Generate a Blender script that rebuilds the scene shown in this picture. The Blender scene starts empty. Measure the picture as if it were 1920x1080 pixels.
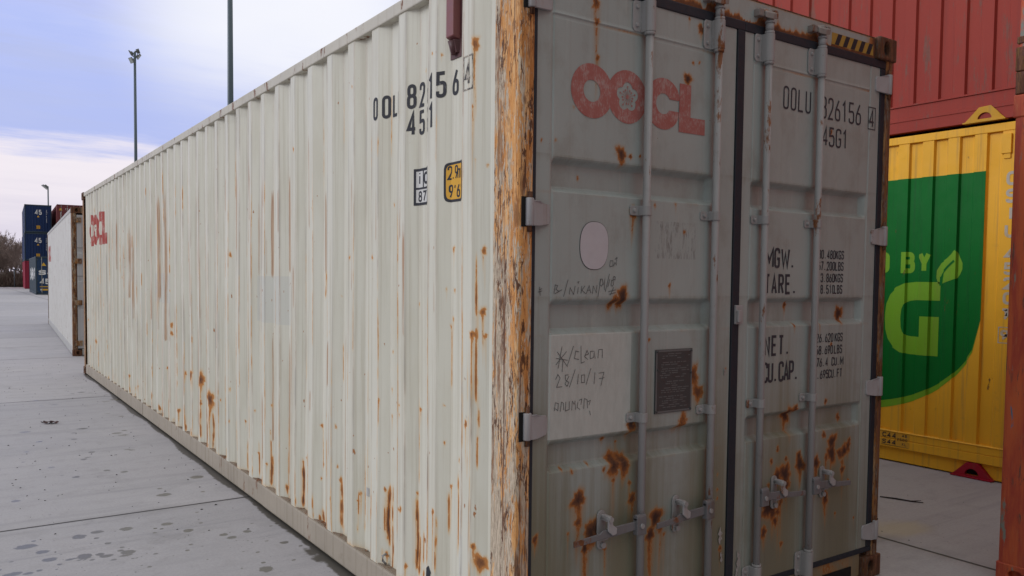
import bpy, bmesh, math, random
import numpy as np
from mathutils import Vector, Matrix
random.seed(7); rng = np.random.default_rng(7)
C = bpy.context.scene.collection
S = bpy.context.scene

# ---------------------------------------------------------------- camera
cam_d = bpy.data.cameras.new('camera'); cam = bpy.data.objects.new('camera', cam_d); C.objects.link(cam)
YAW, PITCH, ROLL, FPX = 0.6035, -0.045, 0.0113, 1522.34
f = Vector((math.sin(YAW)*math.cos(PITCH), math.cos(YAW)*math.cos(PITCH), math.sin(PITCH)))
r = Vector((math.cos(YAW), -math.sin(YAW), 0)); u = r.cross(f)
r2 = r*math.cos(ROLL)+u*math.sin(ROLL); u2 = -r*math.sin(ROLL)+u*math.cos(ROLL)
M = Matrix((r2, u2, -f)).transposed().to_4x4(); M.translation = Vector((-1.7321, -2.4754, 1.6011))
cam.matrix_world = M
cam_d.sensor_width = 36; cam_d.lens = FPX/1920*36; cam_d.shift_y = 51.4/1920
cam_d.clip_start = 0.05; cam_d.clip_end = 3000
S.camera = cam
S.view_settings.view_transform = 'Standard'; S.view_settings.look = 'None'
S.view_settings.gamma = 1; S.view_settings.use_curve_mapping = False
S.view_settings.exposure = 0.0

# ---------------------------------------------------------------- sky and sun
SUN_EL, SUN_AZ = math.radians(25), math.radians(-62)      # azimuth measured from +y towards +x
w = bpy.data.worlds.new('World'); S.world = w; w.use_nodes = True
def build_world():
    nt = w.node_tree; nt.nodes.clear(); N = nt.nodes.new; L = nt.links.new
    out = N('ShaderNodeOutputWorld'); bg = N('ShaderNodeBackground'); L(bg.outputs[0], out.inputs[0])
    sky = N('ShaderNodeTexSky'); sky.sky_type = 'NISHITA'; sky.sun_disc = False
    sky.sun_elevation = SUN_EL; sky.sun_rotation = SUN_AZ
    sky.dust_density = 2.0; sky.ozone_density = 2.0
    tc = N('ShaderNodeTexCoord'); sep = N('ShaderNodeSeparateXYZ'); L(tc.outputs['Generated'], sep.inputs[0])
    def mth(op, a, b=None, clamp=False):
        n = N('ShaderNodeMath'); n.operation = op; n.use_clamp = clamp
        for i, v in enumerate((a, b)):
            if v is None: continue
            if isinstance(v, (int, float)): n.inputs[i].default_value = v
            else: L(v, n.inputs[i])
        return n.outputs[0]
    def mix(fac, a, b):
        n = N('ShaderNodeMix'); n.data_type = 'RGBA'
        if isinstance(fac, (int, float)): n.inputs[0].default_value = fac
        else: L(fac, n.inputs[0])
        for k, v in ((6, a), (7, b)):
            if isinstance(v, tuple): n.inputs[k].default_value = (*v, 1)
            else: L(v, n.inputs[k])
        return n.outputs[2]
    def mr(v, a, b, c=0, d=1, smooth=True):
        n = N('ShaderNodeMapRange'); n.interpolation_type = 'SMOOTHSTEP' if smooth else 'LINEAR'
        L(v, n.inputs[0]); n.inputs[1].default_value = a; n.inputs[2].default_value = b
        n.inputs[3].default_value = c; n.inputs[4].default_value = d
        return n.outputs[0]
    z = mth('MAXIMUM', sep.outputs[2], 0.0)
    # cloud deck: direction projected on a plane overhead
    zz = mth('ADD', z, 0.16)
    comb = N('ShaderNodeCombineXYZ'); L(mth('DIVIDE', sep.outputs[0], zz), comb.inputs[0]); L(mth('DIVIDE', sep.outputs[1], zz), comb.inputs[1])
    def noise(scale, detail, rough, sx=1, sy=1, off=0.0):
        mp = N('ShaderNodeMapping'); L(comb.outputs[0], mp.inputs[0]); mp.inputs['Scale'].default_value = (sx, sy, 1); mp.inputs['Location'].default_value = (off, off*.7, 0)
        n = N('ShaderNodeTexNoise'); n.inputs['Scale'].default_value = scale; n.inputs['Detail'].default_value = detail; n.inputs['Roughness'].default_value = rough
        L(mp.outputs[0], n.inputs['Vector']); return n.outputs[0]
    n1 = noise(0.55, 5, .5, 1, .7, 3.3); n2 = noise(1.5, 8, .58, .5, 1.3, 9.1); n3 = noise(3.2, 7, .6, .45, 1.5, 4.7)
    # direct blue of the Nishita sky seen through thin high cloud
    blue = N('ShaderNodeVectorMath'); blue.operation = 'SCALE'; L(sky.outputs[0], blue.inputs[0]); blue.inputs[3].default_value = 0.10
    thin = mix(0.93, blue.outputs[0], (0.48, 0.565, 0.98))
    cloud = mix(mr(n2, .35, .65), (0.60, 0.62, 0.95), (0.80, 0.82, 1.0))
    up = mix(mr(mth('ADD', n1, mth('MULTIPLY', mth('SUBTRACT', n3, .5), .35)), .36, .66, 0, .75), thin, cloud)
    up = mix(mr(n3, .47, .64, 0, .5), up, (.46, .52, .79))
    # bright opening in the cloud to the north
    dv = Vector((0.317, 0.905, 0.285)).normalized()
    vd = N('ShaderNodeVectorMath'); vd.operation = 'DOT_PRODUCT'; L(tc.outputs['Generated'], vd.inputs[0]); vd.inputs[1].default_value = dv
    spot = mth('MULTIPLY', mr(vd.outputs['Value'], .978, .9995), mr(n1, .25, .6, .55, 1))
    up = mix(spot, up, (0.93, 0.94, 1.0))
    # grey-blue band then pale pinkish clear strip along the horizon
    zn = mth('ADD', z, mth('MULTIPLY', mth('SUBTRACT', n3, .5), .10))
    band = mr(zn, .15, .27, 1, 0)
    up = mix(mth('MULTIPLY', band, .75), up, (0.46, 0.53, 0.88))
    hor = mr(zn, .118, .158, 1, 0)
    low = mix(mr(zn, .0, .12), (0.70, 0.66, 0.78), (0.90, 0.84, 0.90))
    col = mix(hor, up, low)
    # below the horizon: dull ground tone
    col = mix(mr(sep.outputs[2], -.02, 0.0, 1, 0), col, (0.25, .25, .27))
    # unseen grey overcast overhead, south and east, kept dark low to shape the light
    sv = N('ShaderNodeVectorMath'); sv.operation = 'DOT_PRODUCT'; L(tc.outputs['Generated'], sv.inputs[0]); sv.inputs[1].default_value = Vector((-.45, .80, -.35)).normalized()
    grey = mix(mr(sep.outputs[2], .10, .85), mix(n1, (.19, .19, .195), (.25, .25, .255)), mix(n1, (.88, .885, .88), (1.08, 1.08, 1.07)))
    col = mix(mr(mth('ADD', sv.outputs['Value'], mth('MULTIPLY', mth('SUBTRACT', n2, .5), .2)), .05, .45, 1, 0), col, grey)
    L(col, bg.inputs[0]); bg.inputs[1].default_value = 1.0
build_world()
sd = bpy.data.lights.new('sun', 'SUN'); sd.energy = 1.35; sd.angle = math.radians(26); sd.color = (1.0, .975, .925)
sun = bpy.data.objects.new('sun', sd); C.objects.link(sun)
sdir = Vector((math.sin(SUN_AZ)*math.cos(SUN_EL), math.cos(SUN_AZ)*math.cos(SUN_EL), math.sin(SUN_EL)))
sun.rotation_euler = (-sdir).to_track_quat('-Z', 'Y').to_euler(); sun.location = sdir*60

# ---------------------------------------------------------------- object helpers
def tag(o, label=None, cat=None, group=None, kind=None):
    if label: o['label'] = label
    if cat: o['category'] = cat
    if group: o['group'] = group
    if kind: o['kind'] = kind
    return o
def link(name, me, mat=None, parent=None):
    o = bpy.data.objects.new(name, me); C.objects.link(o)
    if mat is not None: me.materials.append(mat)
    if parent is not None: o.parent = parent
    return o
def empty(name, loc=(0, 0, 0), rz=0, label=None, cat=None, group=None):
    o = bpy.data.objects.new(name, None); C.objects.link(o); o.location = loc; o.rotation_euler = (0, 0, rz)
    o.empty_display_size = .2
    return tag(o, label, cat, group)
def copy_tree(o, parent=None):
    c = o.copy(); C.objects.link(c)
    if parent is not None: c.parent = parent
    for ch in list(o.children): copy_tree(ch, c)
    return c

class MB:
    """collects shapes of one part, then links them as one mesh"""
    def __init__(s): s.bm = bmesh.new()
    def box(s, x0, x1, y0, y1, z0, z1):
        v = [s.bm.verts.new((x, y, z)) for z in (z0, z1) for y in (y0, y1) for x in (x0, x1)]
        for q in ((0, 2, 3, 1), (4, 5, 7, 6), (0, 1, 5, 4), (2, 6, 7, 3), (1, 3, 7, 5), (0, 4, 6, 2)):
            s.bm.faces.new([v[i] for i in q])
        return s
    def poly(s, pts):
        return s.bm.faces.new([s.bm.verts.new(p) for p in pts])
    def prism(s, pts, vec):
        """closed prism: polygon pts (3-D) swept by vec"""
        a = [s.bm.verts.new(p) for p in pts]; b = [s.bm.verts.new(Vector(p)+Vector(vec)) for p in pts]
        n = len(a)
        fs = [s.bm.faces.new(a[::-1]), s.bm.faces.new(b)]
        for i in range(n): fs.append(s.bm.faces.new((a[i], a[(i+1) % n], b[(i+1) % n], b[i])))
        bmesh.ops.recalc_face_normals(s.bm, faces=fs)
        return s
    def tube(s, path, rad, n=10, caps=True):
        path = [Vector(p) for p in path]; rings = []
        rads = rad if isinstance(rad, (list, tuple)) else [rad]*len(path)
        up = None
        for i, p in enumerate(path):
            d = (path[min(i+1, len(path)-1)]-path[max(i-1, 0)]).normalized()
            a = Vector((0, 0, 1)) if abs(d.z) < .9 else Vector((1, 0, 0))
            e1 = d.cross(a).normalized(); e2 = d.cross(e1)
            rings.append([s.bm.verts.new(p+(e1*math.cos(t)+e2*math.sin(t))*rads[i]) for t in [2*math.pi*k/n for k in range(n)]])
        fs = []
        for A, B in zip(rings, rings[1:]):
            for k in range(n): fs.append(s.bm.faces.new((A[k], A[(k+1) % n], B[(k+1) % n], B[k])))
        if caps: fs.append(s.bm.faces.new(rings[0][::-1])); fs.append(s.bm.faces.new(rings[-1]))
        for q in fs[:-2] if caps else fs: q.smooth = True
        bmesh.ops.recalc_face_normals(s.bm, faces=fs)
        return s
    def build(s, name, mat, parent=None, bevel=0, seg=2):
        me = bpy.data.meshes.new(name); s.bm.to_mesh(me); s.bm.free()
        o = link(name, me, mat, parent)
        if bevel:
            m = o.modifiers.new('bevel', 'BEVEL'); m.width = bevel; m.segments = seg; m.limit_method = 'ANGLE'; m.angle_limit = math.radians(40)
        return o
def grid_mesh(name, P, mat, parent=None, mask=None, smooth=False):
    """P: (nu, nv, 3) array of points -> quad sheet; mask (nu, nv, 4) -> colour attribute"""
    nu, nv = P.shape[:2]
    me = bpy.data.meshes.new(name)
    idx = np.arange(nu*nv).reshape(nu, nv)
    q = np.stack([idx[:-1, :-1], idx[1:, :-1], idx[1:, 1:], idx[:-1, 1:]], -1).reshape(-1, 4)
    me.vertices.add(nu*nv); me.vertices.foreach_set('co', P.reshape(-1).astype(np.float32))
    me.loops.add(q.size); me.loops.foreach_set('vertex_index', q.reshape(-1).astype(np.int32))
    me.polygons.add(len(q)); me.polygons.foreach_set('loop_start', (np.arange(len(q))*4).astype(np.int32))
    me.polygons.foreach_set('use_smooth', np.full(len(q), smooth, dtype=bool))
    me.update(calc_edges=True)
    if mask is not None:
        at = me.color_attributes.new('mask', 'FLOAT_COLOR', 'POINT')
        at.data.foreach_set('color', mask.reshape(-1).astype(np.float32))
    return link(name, me, mat, parent)

# ---------------------------------------------------------------- material helpers
class MT:
    def __init__(s, name):
        s.m = bpy.data.materials.new(name); s.m.use_nodes = True; s.nt = s.m.node_tree
        s.b = s.nt.nodes['Principled BSDF']; s.tc = None
    def N(s, t): return s.nt.nodes.new(t)
    def L(s, a, b): s.nt.links.new(a, b)
    def put(s, sock, v):
        if v is None: return
        if isinstance(v, (int, float)): sock.default_value = v
        elif isinstance(v, tuple): sock.default_value = (*v, 1) if len(v) == 3 and sock.type == 'RGBA' else v
        else: s.L(v, sock)
    def vec(s, scale=(1, 1, 1), off=(0, 0, 0)):
        if s.tc is None: s.tc = s.N('ShaderNodeTexCoord').outputs['Object']
        mp = s.N('ShaderNodeMapping'); s.L(s.tc, mp.inputs[0]); mp.inputs['Scale'].default_value = scale; mp.inputs['Location'].default_value = off
        return mp.outputs[0]
    def noise(s, scale=(1, 1, 1), sc=1.0, detail=4, rough=.55, off=(0, 0, 0), dist=0):
        n = s.N('ShaderNodeTexNoise'); s.L(s.vec(scale, off), n.inputs['Vector'])
        n.inputs['Scale'].default_value = sc; n.inputs['Detail'].default_value = detail; n.inputs['Roughness'].default_value = rough; n.inputs['Distortion'].default_value = dist
        return n.outputs[0]
    def vor(s, scale=(1, 1, 1), sc=1.0, off=(0, 0, 0), feat='F1'):
        n = s.N('ShaderNodeTexVoronoi'); s.L(s.vec(scale, off), n.inputs['Vector']); n.inputs['Scale'].default_value = sc; n.feature = feat
        return n.outputs
    def mth(s, op, a, b=None, clamp=False):
        n = s.N('ShaderNodeMath'); n.operation = op; n.use_clamp = clamp
        s.put(n.inputs[0], a)
        if b is not None: s.put(n.inputs[1], b)
        return n.outputs[0]
    def mr(s, v, a, b, c=0.0, d=1.0, smooth=True):
        n = s.N('ShaderNodeMapRange'); n.interpolation_type = 'SMOOTHSTEP' if smooth else 'LINEAR'
        s.put(n.inputs[0], v)
        for i, k in enumerate((a, b, c, d)): n.inputs[i+1].default_value = k
        return n.outputs[0]
    def mix(s, fac, a, b, mode='MIX'):
        n = s.N('ShaderNodeMix'); n.data_type = 'RGBA'; n.blend_type = mode
        s.put(n.inputs[0], fac); s.put(n.inputs[6], a); s.put(n.inputs[7], b)
        return n.outputs[2]
    def mask(s, name='mask'):
        a = s.N('ShaderNodeAttribute'); a.attribute_name = name
        sp = s.N('ShaderNodeSeparateColor'); s.L(a.outputs['Color'], sp.inputs[0])
        return sp.outputs[0], sp.outputs[1], sp.outputs[2], a.outputs['Alpha']
    def bump(s, h, strength=.3, dist=.01, prev=None):
        n = s.N('ShaderNodeBump'); s.put(n.inputs['Height'], h); n.inputs['Strength'].default_value = strength; n.inputs['Distance'].default_value = dist
        if prev is not None: s.L(prev, n.inputs['Normal'])
        return n.outputs[0]
    def done(s, col, rough=.55, metal=0.0, normal=None, spec=.4):
        s.put(s.b.inputs['Base Color'], col); s.put(s.b.inputs['Roughness'], rough); s.put(s.b.inputs['Metallic'], metal)
        s.b.inputs['Specular IOR Level'].default_value = spec
        if normal is not None: s.L(normal, s.b.inputs['Normal'])
        return s.m
def mixc(a, b, t): return tuple(x+(y-x)*t for x, y in zip(a, b))

def mat_paint(name, col, rough=.5, var=.12, rust=.0, grime=.25, grime_col=(.12, .10, .08), dent=.25, spec=.22):
    """weathered container paint: cloudy tone, vertical run-off streaks, sparse rust specks"""
    t = MT(name)
    c = t.mix(t.noise(sc=2.2, detail=5), tuple(x*(1-var) for x in col), tuple(min(1, x*(1+var)) for x in col))
    st = t.noise((26, 26, .9), 1, 4, .6)
    c = t.mix(t.mth('MULTIPLY', t.mr(st, .5, .75), grime), c, grime_col)
    blot = t.noise(sc=7, detail=6, rough=.7)
    c = t.mix(t.mth('MULTIPLY', t.mr(blot, .58, .78), grime*.8), c, grime_col)
    if rust:
        rn = t.noise((9, 9, 3.2), 1, 7, .72, (4, 2, 7))
        rf = t.mr(rn, .66-rust*.16, .72-rust*.16)
        c = t.mix(rf, c, t.mix(t.noise(sc=40, detail=3), (.06, .028, .018), (.26, .10, .035)))
    nb = t.bump(t.noise(sc=3.0, detail=3), dent, .02)
    return t.done(c, t.mr(blot, .3, .8, rough-.05, rough+.2), 0, nb, spec)

RUST_D, RUST_M, RUST_O = (.065, .028, .016), (.23, .085, .022), (.50, .215, .055)
def mat_rusty_post(name, paint=(.55, .47, .36), bare=.7, dark=.35, tone=1.0, plate=False):
    """scraped steel corner post: orange rust, dark scale and remains of paint in long ragged vertical strokes"""
    t = MT(name)
    lo = t.noise((22, 22, 1.1), 1, 4, .55, (1, 3, 0), .3); md = t.noise((60, 60, 3.2), 1, 6, .68, (8, 1, 3), .5)
    hi = t.noise((130, 130, 22), 1, 5, .7, (2, 2, 2), .4); pt = t.noise((30, 30, 4.2), 1, 8, .70, (3, 7, 5), .9)
    sc = t.noise((62, 62, 11), 1, 8, .72, (11, 5, 9), 1.2); band = t.noise((30, 30, .75), 1, 4, .55, (6, 2, 8), .3)
    big = t.noise((14, 14, 3.4), 1, 4, .55, (4, 9, 1), .6)
    k = lambda *c: tuple(x*tone for x in c)
    c = t.mix(t.mr(lo, .36, .64), k(.42, .175, .050), k(.60, .29, .098))
    c = t.mix(t.mr(md, .46, .62), c, k(.68, .43, .21))
    c = t.mix(t.mth('MULTIPLY', t.mr(hi, .50, .64), .75), c, k(.27, .095, .03))
    y = None
    pf = t.mth('ADD', pt, t.mth('MULTIPLY', t.mth('SUBTRACT', hi, .5), .30))
    if plate:      # the outer plate keeps more paint than the rounded edge does
        sp = t.N('ShaderNodeSeparateXYZ'); t.L(t.vec(), sp.inputs[0])
        y = t.mr(sp.outputs[1], .03, .15); up = t.mr(sp.outputs[2], .9, 2.4, .055, -.03)
        pf = t.mth('ADD', pf, t.mth('ADD', t.mth('MULTIPLY', y, .085), up))
    c = t.mix(t.mth('MULTIPLY', t.mr(pf, .570-.12*(1-bare), .600-.12*(1-bare)), .95), c, t.mix(t.mr(hi, .35, .65), tuple(x*.55 for x in paint), paint))
    # black-brown scale: ragged flecks inside larger patches, plus a few long bands
    sf = t.mth('ADD', t.mth('ADD', sc, t.mth('MULTIPLY', t.mth('SUBTRACT', hi, .5), .40)), t.mth('MULTIPLY', t.mth('SUBTRACT', big, .5), .70))
    c = t.mix(t.mth('MULTIPLY', t.mr(sf, .61-.16*dark, .655-.16*dark), .95), c, t.mix(md, (.042, .022, .017), (.15, .062, .030)))
    # broad brown areas where the scale is still on
    c = t.mix(t.mth('MULTIPLY', t.mr(t.mth('ADD', t.noise((11, 11, 2.6), 1, 6, .65, (7, 7, 2), .7), t.mth('MULTIPLY', t.mth('SUBTRACT', md, .5), .5)), .575, .63), .66), c, t.mix(t.mr(hi, .35, .65), k(.10, .044, .026), k(.25, .105, .042)))
    bf = t.mth('ADD', band, t.mth('MULTIPLY', t.mth('SUBTRACT', md, .5), .45))
    c = t.mix(t.mth('MULTIPLY', t.mr(bf, .63-.13*dark, .70-.13*dark), .9), c, t.mix(t.mr(hi, .3, .7), (.085, .042, .032), (.22, .095, .045)))
    nb = t.bump(t.mth('ADD', t.mth('ADD', md, hi), sf), .5, .006)
    return t.done(c, .78, 0, nb, .2)
def mat_plain(name, col, rough=.5, metal=0.0, var=.1, sc=30.0):
    t = MT(name)
    n = t.noise(sc=sc, detail=4)
    c = t.mix(n, tuple(x*(1-var) for x in col), tuple(min(1, x*(1+var)) for x in col))
    return t.done(c, t.mr(n, .2, .8, max(.05, rough-.1), min(1, rough+.1)), metal)
def mat_worn_paint(name, col, under, wear=.5, sc=1.0, rough=.6):
    """stencil paint with thin spots where the panel shows through"""
    t = MT(name)
    n = t.noise((60*sc, 60*sc, 22*sc), 1, 7, .75); n2 = t.noise(sc=9*sc, detail=4)
    fac = t.mr(t.mth('ADD', t.mth('MULTIPLY', n, .7), t.mth('MULTIPLY', n2, .45)), .72-.2*wear, .80-.1*wear)
    c = t.mix(t.mth('MULTIPLY', fac, .35+.5*wear), t.mix(n2, tuple(x*.85 for x in col), col), under)
    return t.done(c, rough, 0, None, .25)

def mat_side():
    t = MT('cream_side_paint'); R, G, B, A = t.mask()
    big = t.noise(sc=.8, detail=4); mid = t.noise((5, 5, 1.2), 1, 5, .6, (2, 5, 1))
    c = t.mix(big, (.545, .535, .445), (.635, .625, .545)); c = t.mix(t.mth('MULTIPLY', t.mr(mid, .45, .7), .5), c, (.50, .475, .375))
    run = t.noise((38, 38, .7), 1, 5, .65, (3, 1, 0))
    c = t.mix(t.mth('MULTIPLY', t.mr(run, .47, .68), .42), c, (.38, .345, .255))
    fine = t.noise((120, 120, 3.0), 1, 5, .7, (7, 0, 2))
    # pale respray rectangles
    c = t.mix(t.mth('MULTIPLY', t.mr(A, .4, .6), .6), c, (.49, .50, .46))
    # fine scratches along crest edges
    sn = t.noise((150, 150, 5), 1, 6, .8, (1, 9, 4)); seg = t.noise((9, 3.6, 1.5), 1, 4, .65, (5, 5, 8))
    sf = t.mth('MULTIPLY', B, t.mr(t.mth('ADD', t.mth('MULTIPLY', sn, .6), t.mth('MULTIPLY', seg, .55)), .50, .60))
    c = t.mix(t.mth('MULTIPLY', sf, .9), c, t.mix(t.mr(seg, .4, .6), (.33, .175, .09), (.11, .075, .06)))
    # scraped crests
    gn = t.mth('ADD', G, t.mth('MULTIPLY', t.mth('SUBTRACT', t.noise((210, 210, 2.0), 1, 6, .72, (0, 4, 1)), .5), 1.5))
    c = t.mix(t.mth('MULTIPLY', t.mr(gn, .36, .54), .88), c, t.mix(t.mr(fine, .38, .62), (.29, .135, .055), (.47, .32, .205)))
    # rust with halo and run-off
    rn = t.mth('ADD', R, t.mth('MULTIPLY', t.mth('SUBTRACT', t.noise((75, 75, 22), 1, 7, .8, (4, 4, 4), .6), .5), 1.15))
    c = t.mix(t.mth('MULTIPLY', t.mr(t.mth('ADD', R, t.mth('MULTIPLY', t.mth('SUBTRACT', fine, .5), .5)), .08, .60), .72), c, (.60, .36, .13))
    rc = t.mix(t.mr(rn, .66, 1.08), (.46, .19, .050), (.20, .078, .028)); rc = t.mix(t.mr(rn, 1.08, 1.42), rc, (.07, .03, .018))
    rf = t.mr(rn, .44, .60)
    c = t.mix(rf, c, rc)
    # rust specks all over
    sp = t.noise((30, 30, 17), 1, 3, .5, (6, 1, 3)); area = t.noise(sc=1.1, detail=2)
    c = t.mix(t.mr(t.mth('ADD', sp, t.mth('MULTIPLY', area, .12)), .79, .82), c, (.32, .14, .05))
    nb = t.bump(t.noise((2.2, 2.2, .8), 1, 2, .5), .25, .03); nb = t.bump(rn, .15, .004, nb)
    return t.done(c, t.mr(rf, 0, 1, .48, .85), 0, nb, .4)

def mat_door():
    t = MT('grey_door_paint'); R, G, B, A = t.mask()
    big = t.noise(sc=1.6, detail=5)
    c = t.mix(big, (.262, .306, .298), (.338, .384, .374))
    run = t.noise((34, 10, .8), 1, 5, .65)
    c = t.mix(t.mth('MULTIPLY', t.mr(run, .5, .72), .22), c, (.24, .225, .19))
    fine = t.noise((110, 30, 3.0), 1, 6, .75, (7, 0, 2))
    mot = t.noise((5, 5, 3.2), 1, 7, .68, (2, 4, 9)); c = t.mix(t.mth('MULTIPLY', t.mr(mot, .48, .68), .38), c, (.205, .205, .175))
    chalk = t.noise((16, 8, 1.6), 1, 6, .7, (9, 4, 2)); c = t.mix(t.mth('MULTIPLY', t.mr(chalk, .56, .74), .35), c, (.45, .46, .44))
    # brown-green dirt film, with downward dimming and rib shade painted in
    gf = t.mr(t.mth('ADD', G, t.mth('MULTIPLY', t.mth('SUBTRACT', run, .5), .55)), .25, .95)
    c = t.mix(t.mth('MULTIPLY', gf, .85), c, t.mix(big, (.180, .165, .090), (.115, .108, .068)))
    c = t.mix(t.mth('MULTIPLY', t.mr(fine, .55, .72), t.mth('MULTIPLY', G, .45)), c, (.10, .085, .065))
    c = t.mix(t.mr(A, .35, .65), c, t.mix(t.noise((60, 20, 14), 1, 6, .7), (.32, .345, .325), (.495, .53, .505)))
    c = t.mix(t.mth('MULTIPLY', t.mr(t.mth('ADD', B, t.mth('MULTIPLY', t.mth('SUBTRACT', t.noise((75, 50, 13), 1, 6, .75), .5), 1.2)), .5, .75), .75), c, (.09, .085, .085))
    rn = t.mth('ADD', R, t.mth('MULTIPLY', t.mth('SUBTRACT', t.noise((60, 60, 34), 1, 7, .8, (4, 4, 4), .8), .5), 1.25))
    c = t.mix(t.mth('MULTIPLY', t.mr(t.mth('ADD', R, t.mth('MULTIPLY', t.mth('SUBTRACT', fine, .5), .5)), .08, .60), .65), c, (.33, .165, .045))
    rc = t.mix(t.mr(rn, .55, .95), (.30, .110, .026), (.12, .046, .020)); rc = t.mix(t.mr(rn, .95, 1.3), rc, (.05, .022, .015))
    rf = t.mr(rn, .42, .60); c = t.mix(rf, c, rc)
    sp = t.noise((30, 30, 24), 1, 3, .5, (6, 1, 3))
    c = t.mix(t.mr(sp, .80, .83), c, (.16, .075, .035))
    nb = t.bump(t.noise((3, 3, 1.5), 1, 2, .5), .2, .02); nb = t.bump(rn, .2, .004, nb)
    return t.done(c, t.mr(rf, 0, 1, .5, .88), 0, nb, .4)

def mat_ground():
    t = MT('concrete'); R, G, B, A = t.mask()
    big = t.noise((.35, .35, 1), 1, 5, .6); mid = t.noise((1.2, 4.5, 1), 1, 6, .65, (3, 1, 0)); fin = t.noise(sc=60, detail=6, rough=.7)
    c = t.mix(big, (.325, .312, .32), (.40, .385, .393))
    c = t.mix(t.mth('MULTIPLY', t.mr(mid, .46, .70), .42), c, (.27, .262, .27))
    c = t.mix(t.mth('MULTIPLY', t.mr(t.noise((.7, .7, 1), 1, 5, .6, (9, 9, 0)), .5, .7), .25), c, (.50, .47, .47))
    c = t.mix(t.mth('MULTIPLY', t.mr(fin, .35, .75), .34), c, (.20, .19, .19))
    mot = t.noise(sc=5.5, detail=7, rough=.68, off=(2, 7, 0)); c = t.mix(t.mth('MULTIPLY', t.mr(mot, .50, .68), .30), c, (.23, .22, .215))
    oil = t.noise(sc=.9, detail=6, rough=.7, off=(7, 3, 0)); c = t.mix(t.mth('MULTIPLY', t.mr(oil, .60, .70), .35), c, (.16, .15, .145))
    # faint long tyre and squeegee marks running across the slabs
    tm = t.noise((.12, 3.4, 1), 1, 5, .7, (1, 2, 0))
    c = t.mix(t.mth('MULTIPLY', t.mr(tm, .53, .70), .42), c, (.20, .195, .205))
    # small dark specks
    v = t.vor(sc=26)[0]; sp2 = t.noise(sc=3.1, detail=2, off=(5, 2, 0))
    c = t.mix(t.mth('MULTIPLY', t.mth('MULTIPLY', t.mr(v, .06, .11, 1, 0), t.mr(sp2, .48, .55)), .8), c, (.08, .075, .075))
    # damp patches
    wet = t.mr(t.mth('ADD', R, t.mth('MULTIPLY', t.mth('SUBTRACT', t.noise(sc=34, detail=5, rough=.6), .5), .55)), .42, .52)
    c = t.mix(t.mth('MULTIPLY', wet, .92), c, (.105, .10, .088))
    wet_shade = t.mr(t.mth('ADD', G, t.mth('MULTIPLY', t.mth('SUBTRACT', t.noise(sc=25, detail=5), .5), .8)), .4, .7)  # wet beside the rail plus the rail's painted contact shadow
    c = t.mix(t.mth('MULTIPLY', wet_shade, .92), c, (.045, .040, .029))
    c = t.mix(t.mth('MULTIPLY', t.mr(t.mth('ADD', B, t.mth('MULTIPLY', t.mth('SUBTRACT', mid, .5), .8)), .3, .8), .6), c, (.42, .36, .24))
    # saw-cut joints between slabs: y = 3.40 + 5.87 k, x = 3.06 + 5.87 k
    sp = t.N('ShaderNodeSeparateXYZ'); t.L(t.vec(), sp.inputs[0])
    wob = t.mth('MULTIPLY', t.mth('SUBTRACT', t.noise((1.5, 1.5, 1), 1, 4, .6), .5), .012)
    jf = None; js = None
    for ax, o0 in ((1, 3.40), (0, 3.06)):
        k = t.mth('ADD', t.mth('SUBTRACT', sp.outputs[ax], o0), wob)
        d = t.mth('ABSOLUTE', t.mth('SUBTRACT', t.mth('FRACT', t.mth('ADD', t.mth('DIVIDE', k, 5.87), 100.5)), .5))
        d = t.mth('MULTIPLY', d, 5.87)
        j = t.mr(t.mth('ADD', d, t.mth('MULTIPLY', t.mth('SUBTRACT', fin, .5), .012)), .007, .018, 1, 0)
        jf = j if jf is None else t.mth('MAXIMUM', jf, j)
        q = t.mth('MULTIPLY', t.mr(d, .01, .16, 1, 0), t.mr(mid, .35, .6)); js = q if js is None else t.mth('MAXIMUM', js, q)
    # each pour has its own tone; later half-bay cuts farther down the yard
    cell = []
    for ax, o0 in ((0, 3.06), (1, 3.40)): cell.append(t.mth('FLOOR', t.mth('DIVIDE', t.mth('SUBTRACT', sp.outputs[ax], o0), 5.87)))
    cb = t.N('ShaderNodeCombineXYZ'); t.put(cb.inputs[0], cell[0]); t.put(cb.inputs[1], cell[1])
    wn = t.N('ShaderNodeTexWhiteNoise'); t.L(cb.outputs[0], wn.inputs['Vector'])
    c = t.mix(1.0, c, t.mix(wn.outputs['Value'], (.95, .955, .955), (1.13, 1.13, 1.115)), 'MULTIPLY')
    k2 = t.mth('ADD', t.mth('SUBTRACT', sp.outputs[1], 3.40-2.93), t.mth('MULTIPLY', wob, 3.0))
    d2 = t.mth('MULTIPLY', t.mth('ABSOLUTE', t.mth('SUBTRACT', t.mth('FRACT', t.mth('ADD', t.mth('DIVIDE', k2, 5.87), 100.5)), .5)), 5.87)
    j2 = t.mth('MULTIPLY', t.mth('MULTIPLY', t.mr(d2, .012, .035, 1, 0), t.mr(sp.outputs[1], 13, 14)), t.mr(t.noise((.5, .5, 1), 1, 5, .7, (4, 4, 0)), .42, .55))
    c = t.mix(t.mth('MULTIPLY', j2, .8), c, (.06, .056, .055))
    c = t.mix(t.mth('MULTIPLY', js, .30), c, (.17, .16, .155)); c = t.mix(jf, c, (.045, .042, .04))
    rg = t.mth('SUBTRACT', t.mr(big, .3, .7, .62, .8), t.mth('MULTIPLY', wet, .38)); rg = t.mth('SUBTRACT', rg, t.mth('MULTIPLY', wet_shade, .3))
    nb = t.bump(fin, .12, .004); nb = t.bump(t.mth('MULTIPLY', jf, -1.0), .6, .01, nb)
    return t.done(c, rg, 0, nb, .4)

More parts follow.
